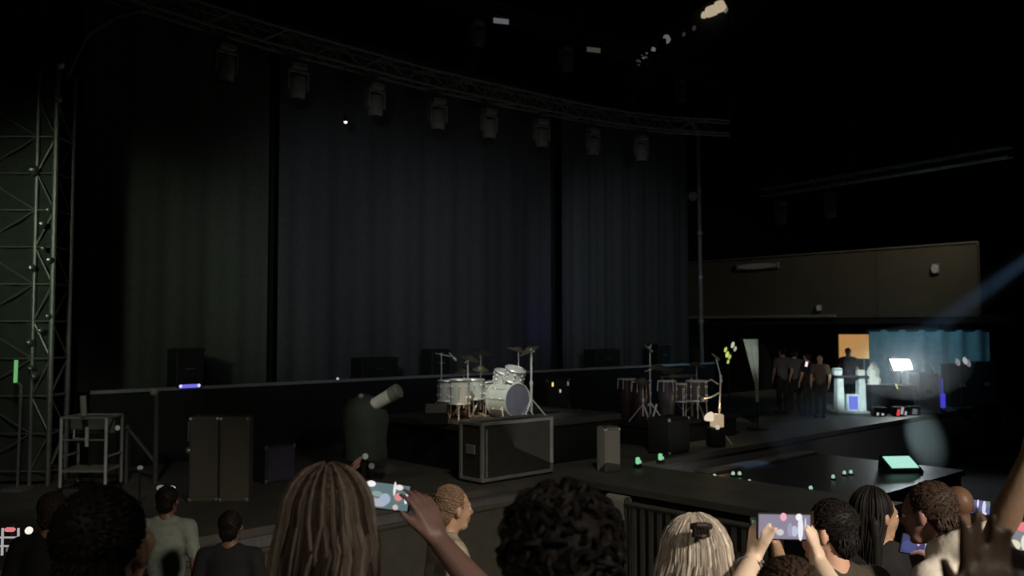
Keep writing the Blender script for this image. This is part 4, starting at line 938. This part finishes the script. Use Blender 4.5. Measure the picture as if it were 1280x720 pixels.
def short_hair(prims, q):
    prims.append((V3((0, -.026, .036)), V3((.083, .09, .088)))); prims.append((V3((0, -.065, -.03)), V3((.062, .047, .06))))
class Person: pass
def person(label, X, Y, H, skin, shirt, trousers, hair, z0=None, yaw=0, head_yaw=0, head_pitch=0, sleeves='short', arms=None, vox=.0075, group='people in the crowd', build=1.0, hood=False, hairfn=None, headx=0, heady=0, bun=False):
    z0 = zstep(Y) if z0 is None else z0
    s = H/1.75; t = thing('person', label, 'person', (X, Y, z0), 0, group)
    R = Rz(yaw); b = build
    J = lambda x, y, z: R @ (V3((x, y, z))*s)
    body = MB(); sh = MB(); tr = MB(); shoes = []
    I = .012
    def both(mbs, fn): 
        for m_, inf in mbs: fn(m_, inf)
    # torso
    RT = R
    for (c, r) in (((0, -.005, 1.29), (.165*b, .108*b, .19)), ((0, 0, 1.1), (.145*b, .1*b, .19)), ((0, -.03, 1.38), (.15*b, .075, .09))):
        body.ball(J(*c), [k*s for k in r], RT, 20, 14); sh.ball(J(*c), [(k+I)*s for k in r], RT, 20, 14)
    for m_, inf in ((body, 0), (sh, I)):
        m_.capsule(J(-.15*b, -.01, 1.42), J(.15*b, -.01, 1.42), (.058+inf)*s, (.058+inf)*s, 14)
        m_.capsule(J(-.06, -.015, 1.46), J(.06, -.015, 1.46), (.05+inf*.6)*s, (.05+inf*.6)*s, 12)
        m_.capsule(J(0, 0, 1.1), J(0, 0, .96), (.12*b+inf)*s, (.125*b+inf)*s, 14)
    if hood:
        for a in range(-5, 6):
            an = a/5*2.0; c = J(.11*math.sin(an), -.03-.095*math.cos(an), 1.52+.055*math.cos(an)); sh.ball(c, .054*s, seg=10, rings=8)
    for m_, inf in ((body, 0), (tr, .012)):
        m_.ball(J(0, 0, .93), [(.165*b+inf)*s, (.115*b+inf)*s, (.13+inf)*s], RT, 20, 12)
        for sx in (-1, 1):
            m_.capsule(J(sx*.09, 0, .9), J(sx*.1, .015, .49), (.085*b+inf)*s, (.056+inf)*s, 14); m_.capsule(J(sx*.1, .015, .49), J(sx*.1, -.01, .1), (.056+inf)*s, (.04+inf*1.3)*s, 14)
    for sx in (-1, 1):
        body.capsule(J(sx*.1, -.03, .055), J(sx*.115, .15, .04), .042*s, .035*s, 10)
        so = MB().capsule(J(sx*.1, -.035, .06), J(sx*.117, .16, .05), .054*s, .047*s, 12); 
        for p in so.v: p.z = max(p.z, 0.0)
        shoes.append(so)
    # neck and head
    hc = J(headx, .02+heady, 1.62); HR = R @ Rz(head_yaw) @ Matrix.Rotation(head_pitch, 3, 'X')
    Hh = lambda x, y, z: hc+HR @ (V3((x, y, z))*s)
    body.capsule(J(0, -.02, 1.43), Hh(0, -.02, -.05), .056*s, .054*s, 14)
    def E(c, r): body.ball(Hh(*c), [k*s for k in r], HR, 20, 14)
    E((0, -.01, .025), (.074, .093, .085)); E((0, .028, -.03), (.06, .066, .085))
    body.capsule(Hh(-.026, .04, -.085), Hh(.026, .04, -.085), .03*s, .03*s); body.ball(Hh(0, .066, -.098), .02*s, seg=10, rings=8)
    for sx in (-1, 1):
        body.ball(Hh(sx*.034, .06, -.032), .025*s, seg=10, rings=8)
        body.ball(Hh(sx*.079, -.006, -.008), [.013*s, .021*s, .033*s], HR @ Matrix.Rotation(sx*.3, 3, 'Z'), 10, 8)
        body.capsule(Hh(sx*.012, .084, .018), Hh(sx*.046, .072, .016), .011*s, .009*s, 8)
    body.capsule(Hh(0, .086, .01), Hh(0, .104, -.03), .009*s, .0145*s, 8); body.capsule(Hh(-.012, .094, -.034), Hh(.012, .094, -.034), .009*s, .009*s, 8)
    body.capsule(Hh(-.02, .083, -.057), Hh(.02, .083, -.057), .009*s, .009*s, 8); body.capsule(Hh(-.016, .082, -.069), Hh(.016, .082, -.069), .009*s, .009*s, 8)
    # arms
    arms = arms or {}
    for side, key in ((-1, 'L'), (1, 'R')):
        S_ = J(side*.185*b, -.01, 1.42); a = arms.get(key)
        o = V3((X, Y, z0))
        if a is None:
            El = J(side*.25*b, -.04, 1.13); Wr = J(side*.24*b, .07, .89); d = (J(side*.22, .12, .75)-Wr); n = R @ V3((-side, -.1, 0)); kw = {}
        else:
            Wr = V3(a['w'])-o; d = V3(a['d']); n = V3(a['n']); kw = a.get('kw', {})
            if 'e' in a: El = V3(a['e'])-o
            else:
                dd = Wr-S_; D_ = dd.length; u_, f_ = .285*s, .265*s
                if D_ > (u_+f_)*.995: f_ = u_ = D_/2/.995
                x_ = (D_*D_+u_*u_-f_*f_)/(2*D_); h_ = math.sqrt(max(u_*u_-x_*x_, 1e-6)); e = dd.normalized()
                hint = V3(a.get('h', (side*.6, 0, -1))); hint = (hint-e*hint.dot(e)).normalized(); El = S_+e*x_+hint*h_
        body.capsule(S_, El, .052*s, .042*s, 12); mid = El.lerp(Wr, .35)
        body.capsule(El, mid, .042*s, .041*s, 12); body.capsule(mid, Wr, .041*s, .027*s, 12)
        sh.capsule(S_, El if sleeves == 'long' else S_.lerp(El, .7), .066*s, .056*s, 12)
        if sleeves == 'long' or (a and a.get('sleeve')): sh.capsule(El, El.lerp(Wr, .92), .057*s, .042*s, 12)
        if sleeves == 'long' or (a and a.get('sleeve')): sh.capsule(S_, El, .066*s, .057*s, 12)
        hand(body, Wr, d, n, side, hs=s*.98, **kw)
    link('body', remesh(body, vox, 3), skin, t)
    link('shirt', remesh(sh, max(.013, vox*1.4), 5), shirt, t); link('trousers', remesh(tr, max(.016, vox*1.8), 4), trousers, t)
    for so in shoes: so.build('shoe', M['rubber'], t, True, smooth=True)
    if vox < .012:
        for sx in (-1, 1):
            e = MB().ball(Hh(sx*.031, .0745, -.003), .0125*s, seg=10, rings=8).build('eye', mat('eye_white', (.6, .6, .58), .2), t, True, smooth=True)
            MB().ball(Hh(sx*.031, .0855, -.003), (.006*s, .003*s, .006*s), HR, seg=8, rings=6).build('iris', mat('iris_dark', (.03, .02, .015), .2), e, True)
    if hair is not None and hairfn is not None: hairfn(t, Hh, HR, s, hair, J)
    ob = Person(); ob.t = t; ob.Hh = Hh; ob.s = s; return ob

def cap(Hh, HR, s, infl=0, low=-.03):
    mb = MB()
    mb.ball(Hh(0, -.026, .036), [(.083+infl)*s, (.09+infl)*s, (.088+infl)*s], HR, 24, 16)
    mb.ball(Hh(0, -.062, low), [(.064+infl)*s, (.05+infl)*s, (.062+infl)*s], HR, 20, 14)
    return mb
def hair_short(t, Hh, HR, s, m, J, vox=.009, tuft=650):
    me = remesh(cap(Hh, HR, s), vox, 3); o = link('hair', me, m, t)
    rnd = random.Random(int(t.location.x*100)); mb = MB()
    for i in range(tuft):
        a = rnd.uniform(0, 2*PI); z = rnd.uniform(-.5, 1); r = math.sqrt(1-z*z)
        d = V3((r*math.cos(a), r*math.sin(a), z))
        if d.y > .55 and d.z < .45: continue
        p = V3((0, -.026, .036))+V3((d.x*.08, d.y*.087, d.z*.085)); sw = V3((d.x*.4+rnd.uniform(-.4, .4), .5+rnd.uniform(-.3, .3), d.z*.3-.3)); sw = sw-d*sw.dot(d)
        q = p+d*.003+sw*.03
        mb.tube([Hh(*p), Hh(*((p+q)/2+d*.0025)), Hh(*q)], [.0036*s, .0036*s, .001*s], 5)
    for i in range(tuft//3):
        a = rnd.uniform(0, 2*PI); z = rnd.uniform(-.9, .5); r = math.sqrt(1-z*z); d = V3((r*math.cos(a), r*math.sin(a), z))
        if d.y > .1: continue
        p = V3((0, -.062, -.03))+V3((d.x*.063, d.y*.049, d.z*.061)); sw = V3((rnd.uniform(-.3, .3), 0, -.7)); sw = sw-d*sw.dot(d); q = p+d*.001+sw*.028
        mb.tube([Hh(*p), Hh(*((p+q)/2+d*.0025)), Hh(*q)], [.004*s, .004*s, .001*s], 5)
    if mb.v: mb.build('hair_tuft', m, o, True, smooth=True)['kind'] = 'stuff'
def hair_curly(t, Hh, HR, s, m, J):
    mb = cap(Hh, HR, s, .016, -.02); o = link('hair', remesh(mb, .012, 3), m, t)
    rnd = random.Random(4); cb_ = MB()
    for i in range(330):
        a = rnd.uniform(0, 2*PI); z = rnd.uniform(-.65, 1); r = math.sqrt(1-z*z); d = V3((r*math.cos(a), r*math.sin(a), z))
        if d.y > .6 and d.z < .4: continue
        c = V3((0, -.03, .032))+V3((d.x*.1, d.y*.106, d.z*.102)); ax = HR @ V3((rnd.gauss(0, 1), rnd.gauss(0, 1), rnd.gauss(0, 1)))
        cb_.ring(Hh(*c), ax, rnd.uniform(.012, .022)*s, .0055*s, 9, 4, rnd.uniform(4, 6), rnd.uniform(0, 6))
    cb_.build('curls', m, o, True, smooth=True)['kind'] = 'stuff'
def hair_long(length=.42, flare=.1, n=150, seed=2, volume=.018, wave=.012, mats=None, part=0, thin=1.0):
    def fn(t, Hh, HR, s, m, J):
        base = cap(Hh, HR, s, volume-.008, -.05)
        for k in range(7):
            x = (k-3)*.026
            base.capsule(Hh(x, -.07, -.02), Hh(x*(1.2+flare*2), -.07, -length*.8), .03*s, .022*s, 10)
        o = link('hair', remesh(base, .011, 4), m, t)
        rnd = random.Random(seed); groups = [MB() for _ in (mats or [m])]
        for i in range(n):
            a = -PI/2+rnd.gauss(0, .95)
            if abs(a+PI/2) > 2.0: continue
            d = V3((math.cos(a), math.sin(a), 0)); rr = volume+rnd.uniform(-.004, .007)
            L = length*rnd.uniform(.8, 1.08); ph = rnd.uniform(0, 6.28); pts = []; rads = []; w0 = rnd.uniform(.006, .0125)*thin
            e0 = rnd.uniform(1.15, 1.5)
            for j in range(5):
                el = e0*(1-j/4)
                pts.append(V3((d.x*math.cos(el)*(.074+rr)+part*(1-j/4), d.y*math.cos(el)*(.088+rr)-.02, math.sin(el)*(.086+rr)+.034))); rads.append(w0*(.5+.12*j))
            z0_ = pts[-1].z
            for j in range(1, 8):
                k = j/7
                sx = 1+flare*math.sin(min(1, k*1.3)*PI/2)*2.4
                y_ = d.y*(.088+rr)-.02
                y_ = y_+(min(y_, -.11)-y_)*min(1, k*2)*.6
                pts.append(V3((d.x*(.074+rr)*sx+wave*math.sin(k*7+ph), y_+wave*.6*math.cos(k*6+ph), z0_-(L+.0)*k))); rads.append(w0*(1-.75*k*k))
            (rnd.choice(groups) if rnd.random() < .35 else groups[int((.5+.5*math.sin(a*12+seed))*len(groups)*.999)]).tube([Hh(*p) for p in pts], [r*s for r in rads], 6, flat=.6)
        for g, mm in zip(groups, (mats or [m])):
            if g.v: g.build('hair_locks', mm, o, True, smooth=True)['kind'] = 'stuff'
    return fn

def skin(name, c): return mat('skin_'+name, c, .5, var=.06, scale=12)
sk_fair = skin('fair', (.86, .67, .52)); sk_tan = skin('tan', (.45, .28, .18)); sk_brown = skin('brown', (.2, .11, .07)); sk_shaded = skin('shaded_brown', (.034, .019, .01)); sk_pink = skin('pink', (.5, .3, .26))
def cloth(name, c, **k): return mat('cloth_'+name, c, .9, bump=.35, scale=18, **k)
c_black = cloth('black', (.012, .012, .013)); c_navy = cloth('navy', (.02, .022, .035)); c_olive = cloth('olive', (.06, .05, .033)); c_white = cloth('off_white', (.72, .68, .6)); c_grey = cloth('grey', (.1, .1, .1)); c_denim = cloth('denim', (.03, .04, .06)); c_sage = cloth('pale_sage', (.25, .29, .25))
def hm(name, c): return mat('hair_'+name, c, .6, spec=.2, var=.35, scale=40, stretch=(3, 3, .4), sheen=.0)
h_black = hm('black', (.012, .01, .009)); h_brown = hm('dark_brown', (.045, .028, .02)); h_blonde = hm('dark_blonde', (.12, .095, .077)); h_blonde2 = hm('mid_blonde', (.2, .165, .14)); h_brn2 = hm('brown', (.04, .027, .02))
h_ash = hm('ash', (.36, .31, .26)); h_ash2 = hm('pale_ash', (.66, .6, .5)); h_maroon = hm('maroon', (.07, .035, .035))

def phone(label, c, wx, hy, rot, base, br, blobs, thick=.009, case=None):
    'landscape phone, screen towards the holder (-Y); blobs are lit patches of the picture on the screen'
    t = thing('phone', label, 'phone', c, 0, 'phones held up in the crowd'); t.rotation_euler = rot
    MB().box((0, 0, 0), (wx, thick, hy), bev=.004).build('body', case or M['black'], t, True)
    sc = MB().box((0, -thick/2-.0006, 0), (wx*.93, .001, hy*.88)).build('screen', glow('phone_'+label[:18].replace(' ', '_'), base, br), t, True)
    for (x, y, w_, h_, col, g) in blobs:
        MB().ball((x*wx, -thick/2-.0012, y*hy), (w_*wx/2, .0006, h_*hy/2), seg=8, rings=6).build('picture_patch', glow('patch_%d_%d_%d_%d' % (col[0]*99, col[1]*99, col[2]*99, g*99), col, g), sc, True)
    MB().box((wx*.4, thick/2+.001, hy*.28), (.026, .003, .026), bev=.001).build('camera_bump', M['black'], t, True)
    return t

# woman with long blonde hair filming
D1 = 1.95; wx_ = lambda x, D_: (x-640)/F*D_
pc = at(480, 617, 2.28)
person('woman seen from behind with long streaky dark-blonde hair, holding a phone high', wx_(412, D1), D1, 1.73, skin('dusky', (.2, .115, .1)), c_navy, c_denim, h_blonde,
       arms={'R': dict(w=at(549, 672, 2.24), d=(-.42, .12, 1), n=(-.75, .65, -.2), h=(1, .2, -.6), kw=dict(curl=(.3, .36, .4, .45), spread=.08, thumb=(.5, .95, .3))),
             'L': dict(w=at(442, 640, 2.32), d=(-.12, -.05, 1), n=(1, .2, 0), kw=dict(curl=(.35, .4, .4, .45), thumb=(.9, .5, .3)))},
       hairfn=hair_long(.5, .085, 300, 2, .02, .014, [h_blonde, h_blonde, h_blonde2, h_brn2, h_brn2], 0, .75), vox=.0062)
phone('tilted phone with pale teal picture, held beside the long blonde hair', pc, .145, .072, (0, .12, .0), (.22, .34, .36), .5,
      [(-.22, .38, .16, .22, (1, 1, .95), .9), (.2, .3, .05, .5, (1, .95, .95), .8), (.28, .36, .14, .2, (1, .95, .9), .8), (.28, .02, .14, .28, (1, .35, .35), .7), (.42, -.02, .06, .36, (1, .95, .95), .9), (-.05, -.25, .3, .3, (.8, .85, 1), .5), (.05, -.1, .2, .4, (.6, .7, .9), .6), (-.2, -.2, .2, .3, (.9, .85, .7), .45), (-.1, .05, .2, .2, (.6, .85, .8), .4), (.25, -.35, .1, .2, (1, .8, .8), .6)])
# person ahead with pale patterned top
person('person with cropped sandy hair and pale patterned top beyond the raised hand', wx_(563, 4.6), 4.6, 1.73, sk_tan, mat('cloth_pale_pattern', (.46, .4, .31), .8, var=.6, scale=9), c_denim, hm('sandy', (.2, .13, .08)), yaw=-1.25, head_yaw=.2, hairfn=hair_short, vox=.009)
# curly silhouette
person('person with a big dark curly hair silhouette in front of the runway', wx_(702, 1.62), 1.62, 1.742, sk_pink, c_black, c_black, h_black, hairfn=hair_curly, vox=.0085)
# ash-blonde woman
person('woman with shining ash-blonde hair pinned half up beside the curly silhouette', wx_(866, 2.5), 2.5, 1.665, sk_fair, cloth('maroon', (.05, .02, .025)), c_black, h_ash,
       hairfn=hair_long(.38, .12, 420, 5, .028, .01, [h_ash, h_ash, h_ash, h_ash2, h_ash2, h_blonde2], .0, .5), vox=.0085)
Pa = [o for o in bpy.data.objects if o.name.startswith('person') and o.get('label', '').startswith('woman with shining')][0]
cp = at(874, 660, 2.365)-Pa.location
hc_ = MB().tube([cp+V3((-.035, .01, .012)), cp+V3((-.015, -.006, .02)), cp+V3((.015, -.006, .02)), cp+V3((.035, .01, .012))], .012, 8).tube([cp+V3((-.03, .012, -.016)), cp+V3((0, -.004, -.022)), cp+V3((.03, .012, -.016))], .011, 8)
for k in range(5): hc_.tube([cp+V3((-.026+.013*k, -.004, .018)), cp+V3((-.024+.012*k, -.008, 0)), cp+V3((-.024+.012*k, .0, -.022))], .005, 6)
hc_.ball(cp+V3((0, .012, 0)), (.032, .016, .024), seg=10, rings=8)
hc_.v = [cp+(p-cp)*.72 for p in hc_.v]
hc_.build('hair_clip', mat('brown_hair_clip', (.02, .014, .012), .6), Pa, True, smooth=True)['label'] = 'dark brown claw clip'
# phone holder in the middle
D4 = 1.95; pc = at(976, 655, 2.42)
Pm = person('dark-haired person with both fair hands lifting a bright violet phone', wx_(982, D4), D4, 1.545, sk_fair, c_black, c_black, h_brown,
       arms={'L': dict(w=at(939, 692, 2.44), d=(.16, .02, 1), n=(1, .35, 0), h=(-1, -.2, -.6), kw=dict(curl=(.5, .55, .55, .55), thumb=(.45, .95, .22))),
             'R': dict(w=at(1017, 696, 2.44), d=(-.12, .02, 1), n=(-1, .35, 0), h=(1, -.2, -.6), kw=dict(curl=(.5, .55, .55, .55), thumb=(.4, .95, .2)))},
       hairfn=hair_short, vox=.0062)
phone('bright violet-white phone lifted by two fair hands', pc, .15, .074, (0, .02, 0), (.34, .3, .42), .72,
      [(-.02, .36, .12, .3, (1, .45, .6), .9), (.26, .36, .12, .26, (1, 1, 1), .9), (-.08, -.2, .14, .24, (.9, .82, .85), .7), (.29, -.05, .1, .9, (.92, .92, 1), .9), (.18, -.15, .12, .4, (.7, .75, .95), .7), (.38, .05, .03, .6, (1, 1, 1), .7), (.1, -.1, .1, .5, (.6, .6, .8), .55)])
# bracelet
wq = at(936, 700, 2.38)
# man beside the phone
person('man with short black hair and bare ear in an olive jacket beside the violet phone', wx_(1034, 3.33), 3.33, 1.735, skin('peach', (.72, .43, .31)), c_olive, c_denim, h_black, yaw=.35, head_yaw=.6, sleeves='long', hairfn=hair_short, vox=.0075, build=1.05)
# dark person beyond with second phone
pc = at(957, 655, 3.5)
person('dark-clothed person beyond the violet phone, filming with a dim phone', wx_(922, 2.98), 2.98, 1.46, sk_tan, c_black, c_black, h_black, hairfn=hair_short, vox=.011,
       arms={'R': dict(w=at(966, 676, 3.46), d=(-.3, .1, 1), n=(-1, .4, 0), kw=dict(curl=(.45,)*4))})
phone('dim phone with white and green picture patches, mostly behind the lifted violet phone', pc, .15, .074, (0, 0, 0), (.03, .05, .04), .5,
      [(-.43, -.2, .06, .4, (.8, .9, .8), .5), (-.3, 0, .1, .7, (.95, .9, .75), .6), (-.3, .3, .08, .2, (1, .4, .35), .6), (-.4, .25, .1, .2, (.2, .7, .4), .3), (-.22, -.2, .08, .3, (.9, .9, .7), .5)])
# woman with dark hair holding blue phone
pc = at(1137, 678, 3.48)
person('woman with long black hair turned sideways beyond the hooded man', wx_(1092, 3.95), 3.95, 1.66, sk_tan, c_black, c_black, h_black, head_yaw=-1.0, yaw=-.35, sleeves='long', hairfn=hair_long(.36, .05, 110, 9, .014, .008), vox=.0085)
phone('small dark blue phone tilted in the hand of the hooded man', pc, .12, .078, (0, .22, .1), (.05, .07, .28), .5, [(.1, .2, .14, .42, (1, .42, .55), .7), (.38, .1, .1, .6, (.8, .92, 1), .8), (.42, -.3, .06, .4, (.8, .9, 1), .6), (-.2, -.1, .5, .6, (.08, .12, .4), .5)])
# man in white hooded top
person('man with dark hair in an off-white hooded top beside the blue phone', wx_(1188, 3.2), 3.2, 1.65, skin('ruddy', (.3, .16, .14)), c_white, c_denim, h_brown, yaw=.6, head_yaw=.15, head_pitch=-.15, arms={'L': dict(w=at(1146, 715, 3.46), d=(-.12, .2, 1), n=(-.1, 1, 0), kw=dict(curl=(.3,)*4))}, sleeves='long', hood=True, hairfn=hair_short, vox=.0078, headx=-.035, heady=.07, build=1.1)
# brown-faced person beyond
pc = at(1217, 631, 5.1)
person('brown-skinned person with shaved head beyond the hooded man, holding up a tiny blue phone', wx_(1194, 4.85), 4.85, 1.69, sk_brown, c_black, c_black, None, vox=.011,
       arms={'R': dict(w=at(1222, 649, 5.12), d=(-.2, .1, 1), n=(-.9, .5, 0), kw=dict(curl=(.45,)*4))})
phone('tiny blue phone beyond the hooded man, with two pale streaks', pc, .135, .085, (0, .1, 0), (.16, .2, .55), .6, [(-.05, .2, .1, .6, (.95, .8, .95), .8), (.22, 0, .16, .9, (.85, .88, 1), .8), (.38, .2, .2, .4, (.35, .45, .5), .4), (.3, -.4, .1, .2, (1, 1, 1), .7)])
# hand raised near the viewer, its unlit look put into the skin colour
person('person showing only a raised brown hand with spread thumb, shade put into its colour', .98, .98, 1.72, sk_shaded, c_black, c_black, h_black, hairfn=hair_short, vox=.0062,
       arms={'L': dict(w=at(1228, 780, 1.22), d=(-.02, .05, 1), n=(.1, -1, 0), h=(-.2, .3, -1), kw=dict(curl=(.05, .04, .06, .1), spread=.055, thumb=(.6, .8, .1)))})
# raised arm pointing up
pc = at(1283, 667, 2.38)
ex = at(1236, 678, 2.42)
person('tan person at the crowd edge with one arm flung up, filming with a bright phone', 1.45, 2.12, 1.66, skin('umber', (.2, .13, .085)), cloth('charcoal', (.05, .05, .05)), c_black, h_brown, hairfn=hair_short, vox=.0072,
       arms={'L': dict(w=at(1284, 566, 2.36), e=ex, d=(.4, 0, 1), n=(0, 1, .1)), 'R': dict(w=at(1276, 728, 2.44), d=(.05, .0, 1), n=(0, -1, 0), h=(1, 0, -1), sleeve=True, kw=dict(curl=(.3,)*4))})
phone('large bright phone with red and cream picture at the crowd edge', pc, .15, .084, (0, .02, 0), (.36, .38, .42), .55, [(-.18, .3, .26, .3, (1, .25, .3), .8), (-.36, -.28, .26, .36, (.9, .88, .62), .8), (-.16, -.2, .14, .5, (1, .92, .86), .8), (-.05, -.3, .2, .4, (1, .9, .88), .8), (.2, -.2, .3, .4, (.9, .85, .8), .7)])
# crowd on the darker side
person('dark-haired person in black silhouette with one forearm raised, by the sage shirt', wx_(130, 1.72), 1.72, 1.74, sk_tan, c_black, c_black, h_black, hairfn=hair_short, vox=.0085,
       arms={'R': dict(w=at(171, 712, 2.1), e=at(148, 775, 2.0), d=(.3, .2, 1), n=(-1, .3, 0), kw=dict(curl=(1, 1.1, 1.1, 1.1)))})
person('man in a pale sage shirt standing farther down the terrace', wx_(213, 7.2), 7.2, 1.76, sk_brown, c_sage, c_black, h_black, hairfn=hair_short, vox=.011)
person('person in dark clothes on the terrace between sage shirt and blonde woman', wx_(292, 6.1), 6.1, 1.62, sk_brown, c_black, c_black, h_black, hairfn=hair_short, vox=.012)
person('person in a dark jacket near the glowing bar frame on the terrace', wx_(72, 5.0), 5.0, 1.62, sk_tan, c_black, c_black, h_brown, hairfn=hair_short, vox=.012, sleeves='long')
# crew in the stage wing
ck = [(977, 23.5, 1.8, 'crew member in dark clothes nearest the pale banner in the stage wing', c_grey, .2), (992, 24.2, 1.72, 'crew member in grey in the stage wing, second from the pale banner', c_grey, -.4), (1008, 23.2, 1.66, 'crew member in black looking at a glowing phone in the stage wing', c_black, .5), (1024, 22.8, 1.62, 'crew member in brown in the stage wing beside the white desk', cloth('brown', (.09, .065, .045)), 2.6), (1059, 25.0, 1.75, 'crew member in black standing behind the white desk', cloth('ink', (.02, .02, .03)), 3.0)]
for x, D_, h_, lab, c_, yw in ck:
    person(lab, wx_(x, D_), D_, h_, sk_tan, c_, c_black, h_black, z0=DZ, yaw=yw, hairfn=lambda *a: hair_short(*a, vox=.018, tuft=0), vox=.018, group='crew in the stage wing')
lamp('crew_fill', 'SPOT', (5.0, 15.5, 4.5), (7.9, 23.5, 2.5), 420, (1, .93, .85), .2, 16, 1)
q = at(1007, 455, 22.98); phone('tiny pink-lit phone in the stage wing', q, .07, .15, (0, .2, 0), (1, .8, .9), 1.0, [(0, .1, .6, .4, (1, .9, .95), 1)])

# glowing bar frame at the crowd edge
D_ = 6.2; zt = zstep(6.2); X_ = lambda x: (x-20)/F*D_
lf = thing('glowing_bar_grid', 'glowing white crossed bar frame with a red lamp on a pole', 'light', V3((wx_(20, D_), D_, zt)))
Zl = lambda y: CZ+(HOR-y)/F*D_-zt
MB().tube([(0, .04, 0), (0, .04, Zl(652))], .02, 8).box((0, .04, .02), (.5, .5, .04)).build('pole', M['black'], lf, True)
for i, y in enumerate((668.5, 679)): MB().tube([(X_(-16), 0, Zl(y)), (X_(37), 0, Zl(y))], .0075, 6).build('cross_bar', glow('bar_white', (.9, .86, .85), .42), lf, True)
for x in (11, 30.5): MB().tube([(X_(x), -.005, Zl(657)), (X_(x), -.005, Zl(690))], .0085, 6).build('upright_bar', glow('bar_white', (0, 0, 0), 0), lf, True)
MB().box((X_(20.5), -.01, Zl(658.5)), (.068, .03, .028), bev=.008).build('red_lamp', glow('frame_red', (1, .28, .28), .7), lf, True)
MB().ball((X_(43), 0, Zl(660)), .026, seg=10, rings=8).build('white_lamp', glow('frame_white', (1, .93, .86), .95), lf, True)
MB().ball((X_(51), 0, Zl(671)), (.012, .012, .022), seg=8, rings=6).build('side_lamp', glow('frame_side', (1, .9, .85), .5), lf, True)
MB().tube([(X_(30), .01, Zl(668.5)), (X_(52), .01, Zl(666)), (X_(51), .01, Zl(672))], .006, 6).build('lamp_arm', M['grey'], lf, True)
MB().ball((X_(22), -.01, Zl(683)), (.035, .01, .025), seg=8, rings=6).build('dim_lamp', glow('frame_dim', (.8, .78, .85), .12), lf, True)
for i, (x, y, D_, g, lab) in enumerate(((205, 608, 8.0, .1, 'dim small lamp on a stalk above the sage shirt'), (218, 609, 7.9, .4, 'brighter small lamp on a stalk above the sage shirt'), (179, 583, 11.6, .06, 'faint small lamp on a stalk beneath the braced pole'))):
    q = at(x, y, D_); z_ = zstep(D_) if D_ < 10.6 else DZ
    t = thing('stalk_lamp', lab, 'lamp', V3((q.x, q.y, z_)))
    MB().tube([(0, 0, 0), (0, 0, q.z-z_-.02)], .012, 6).lathe([(.04, 0), (.04, .02)], seg=12).build('stalk', M['black'], t, True)
    MB().ball((0, 0, q.z-z_), (.04, .03, .028), seg=10, rings=8).build('bulb', glow('stalk_%d' % i, (.95, .95, .92), g*1.6), t, True)
# bracelet on the phone holder's wrist
ar = (at(939, 692, 2.44)-at(924, 730, 2.36)).normalized()
b_ = thing('bracelet', 'thin grey bracelet on the wrist under the bright violet phone', 'bracelet', at(933.5, 705, 2.415))
MB().ring((0, 0, 0), ar, .0335, .005, 20, 6).build('band', mat('bracelet_grey', (.25, .23, .25), .4), b_, True); MB().ball(ar.orthogonal()*.034, .0055, seg=8, rings=6).build('clasp', mat('clasp_grey', (.15, .15, .16), .4), b_, True)
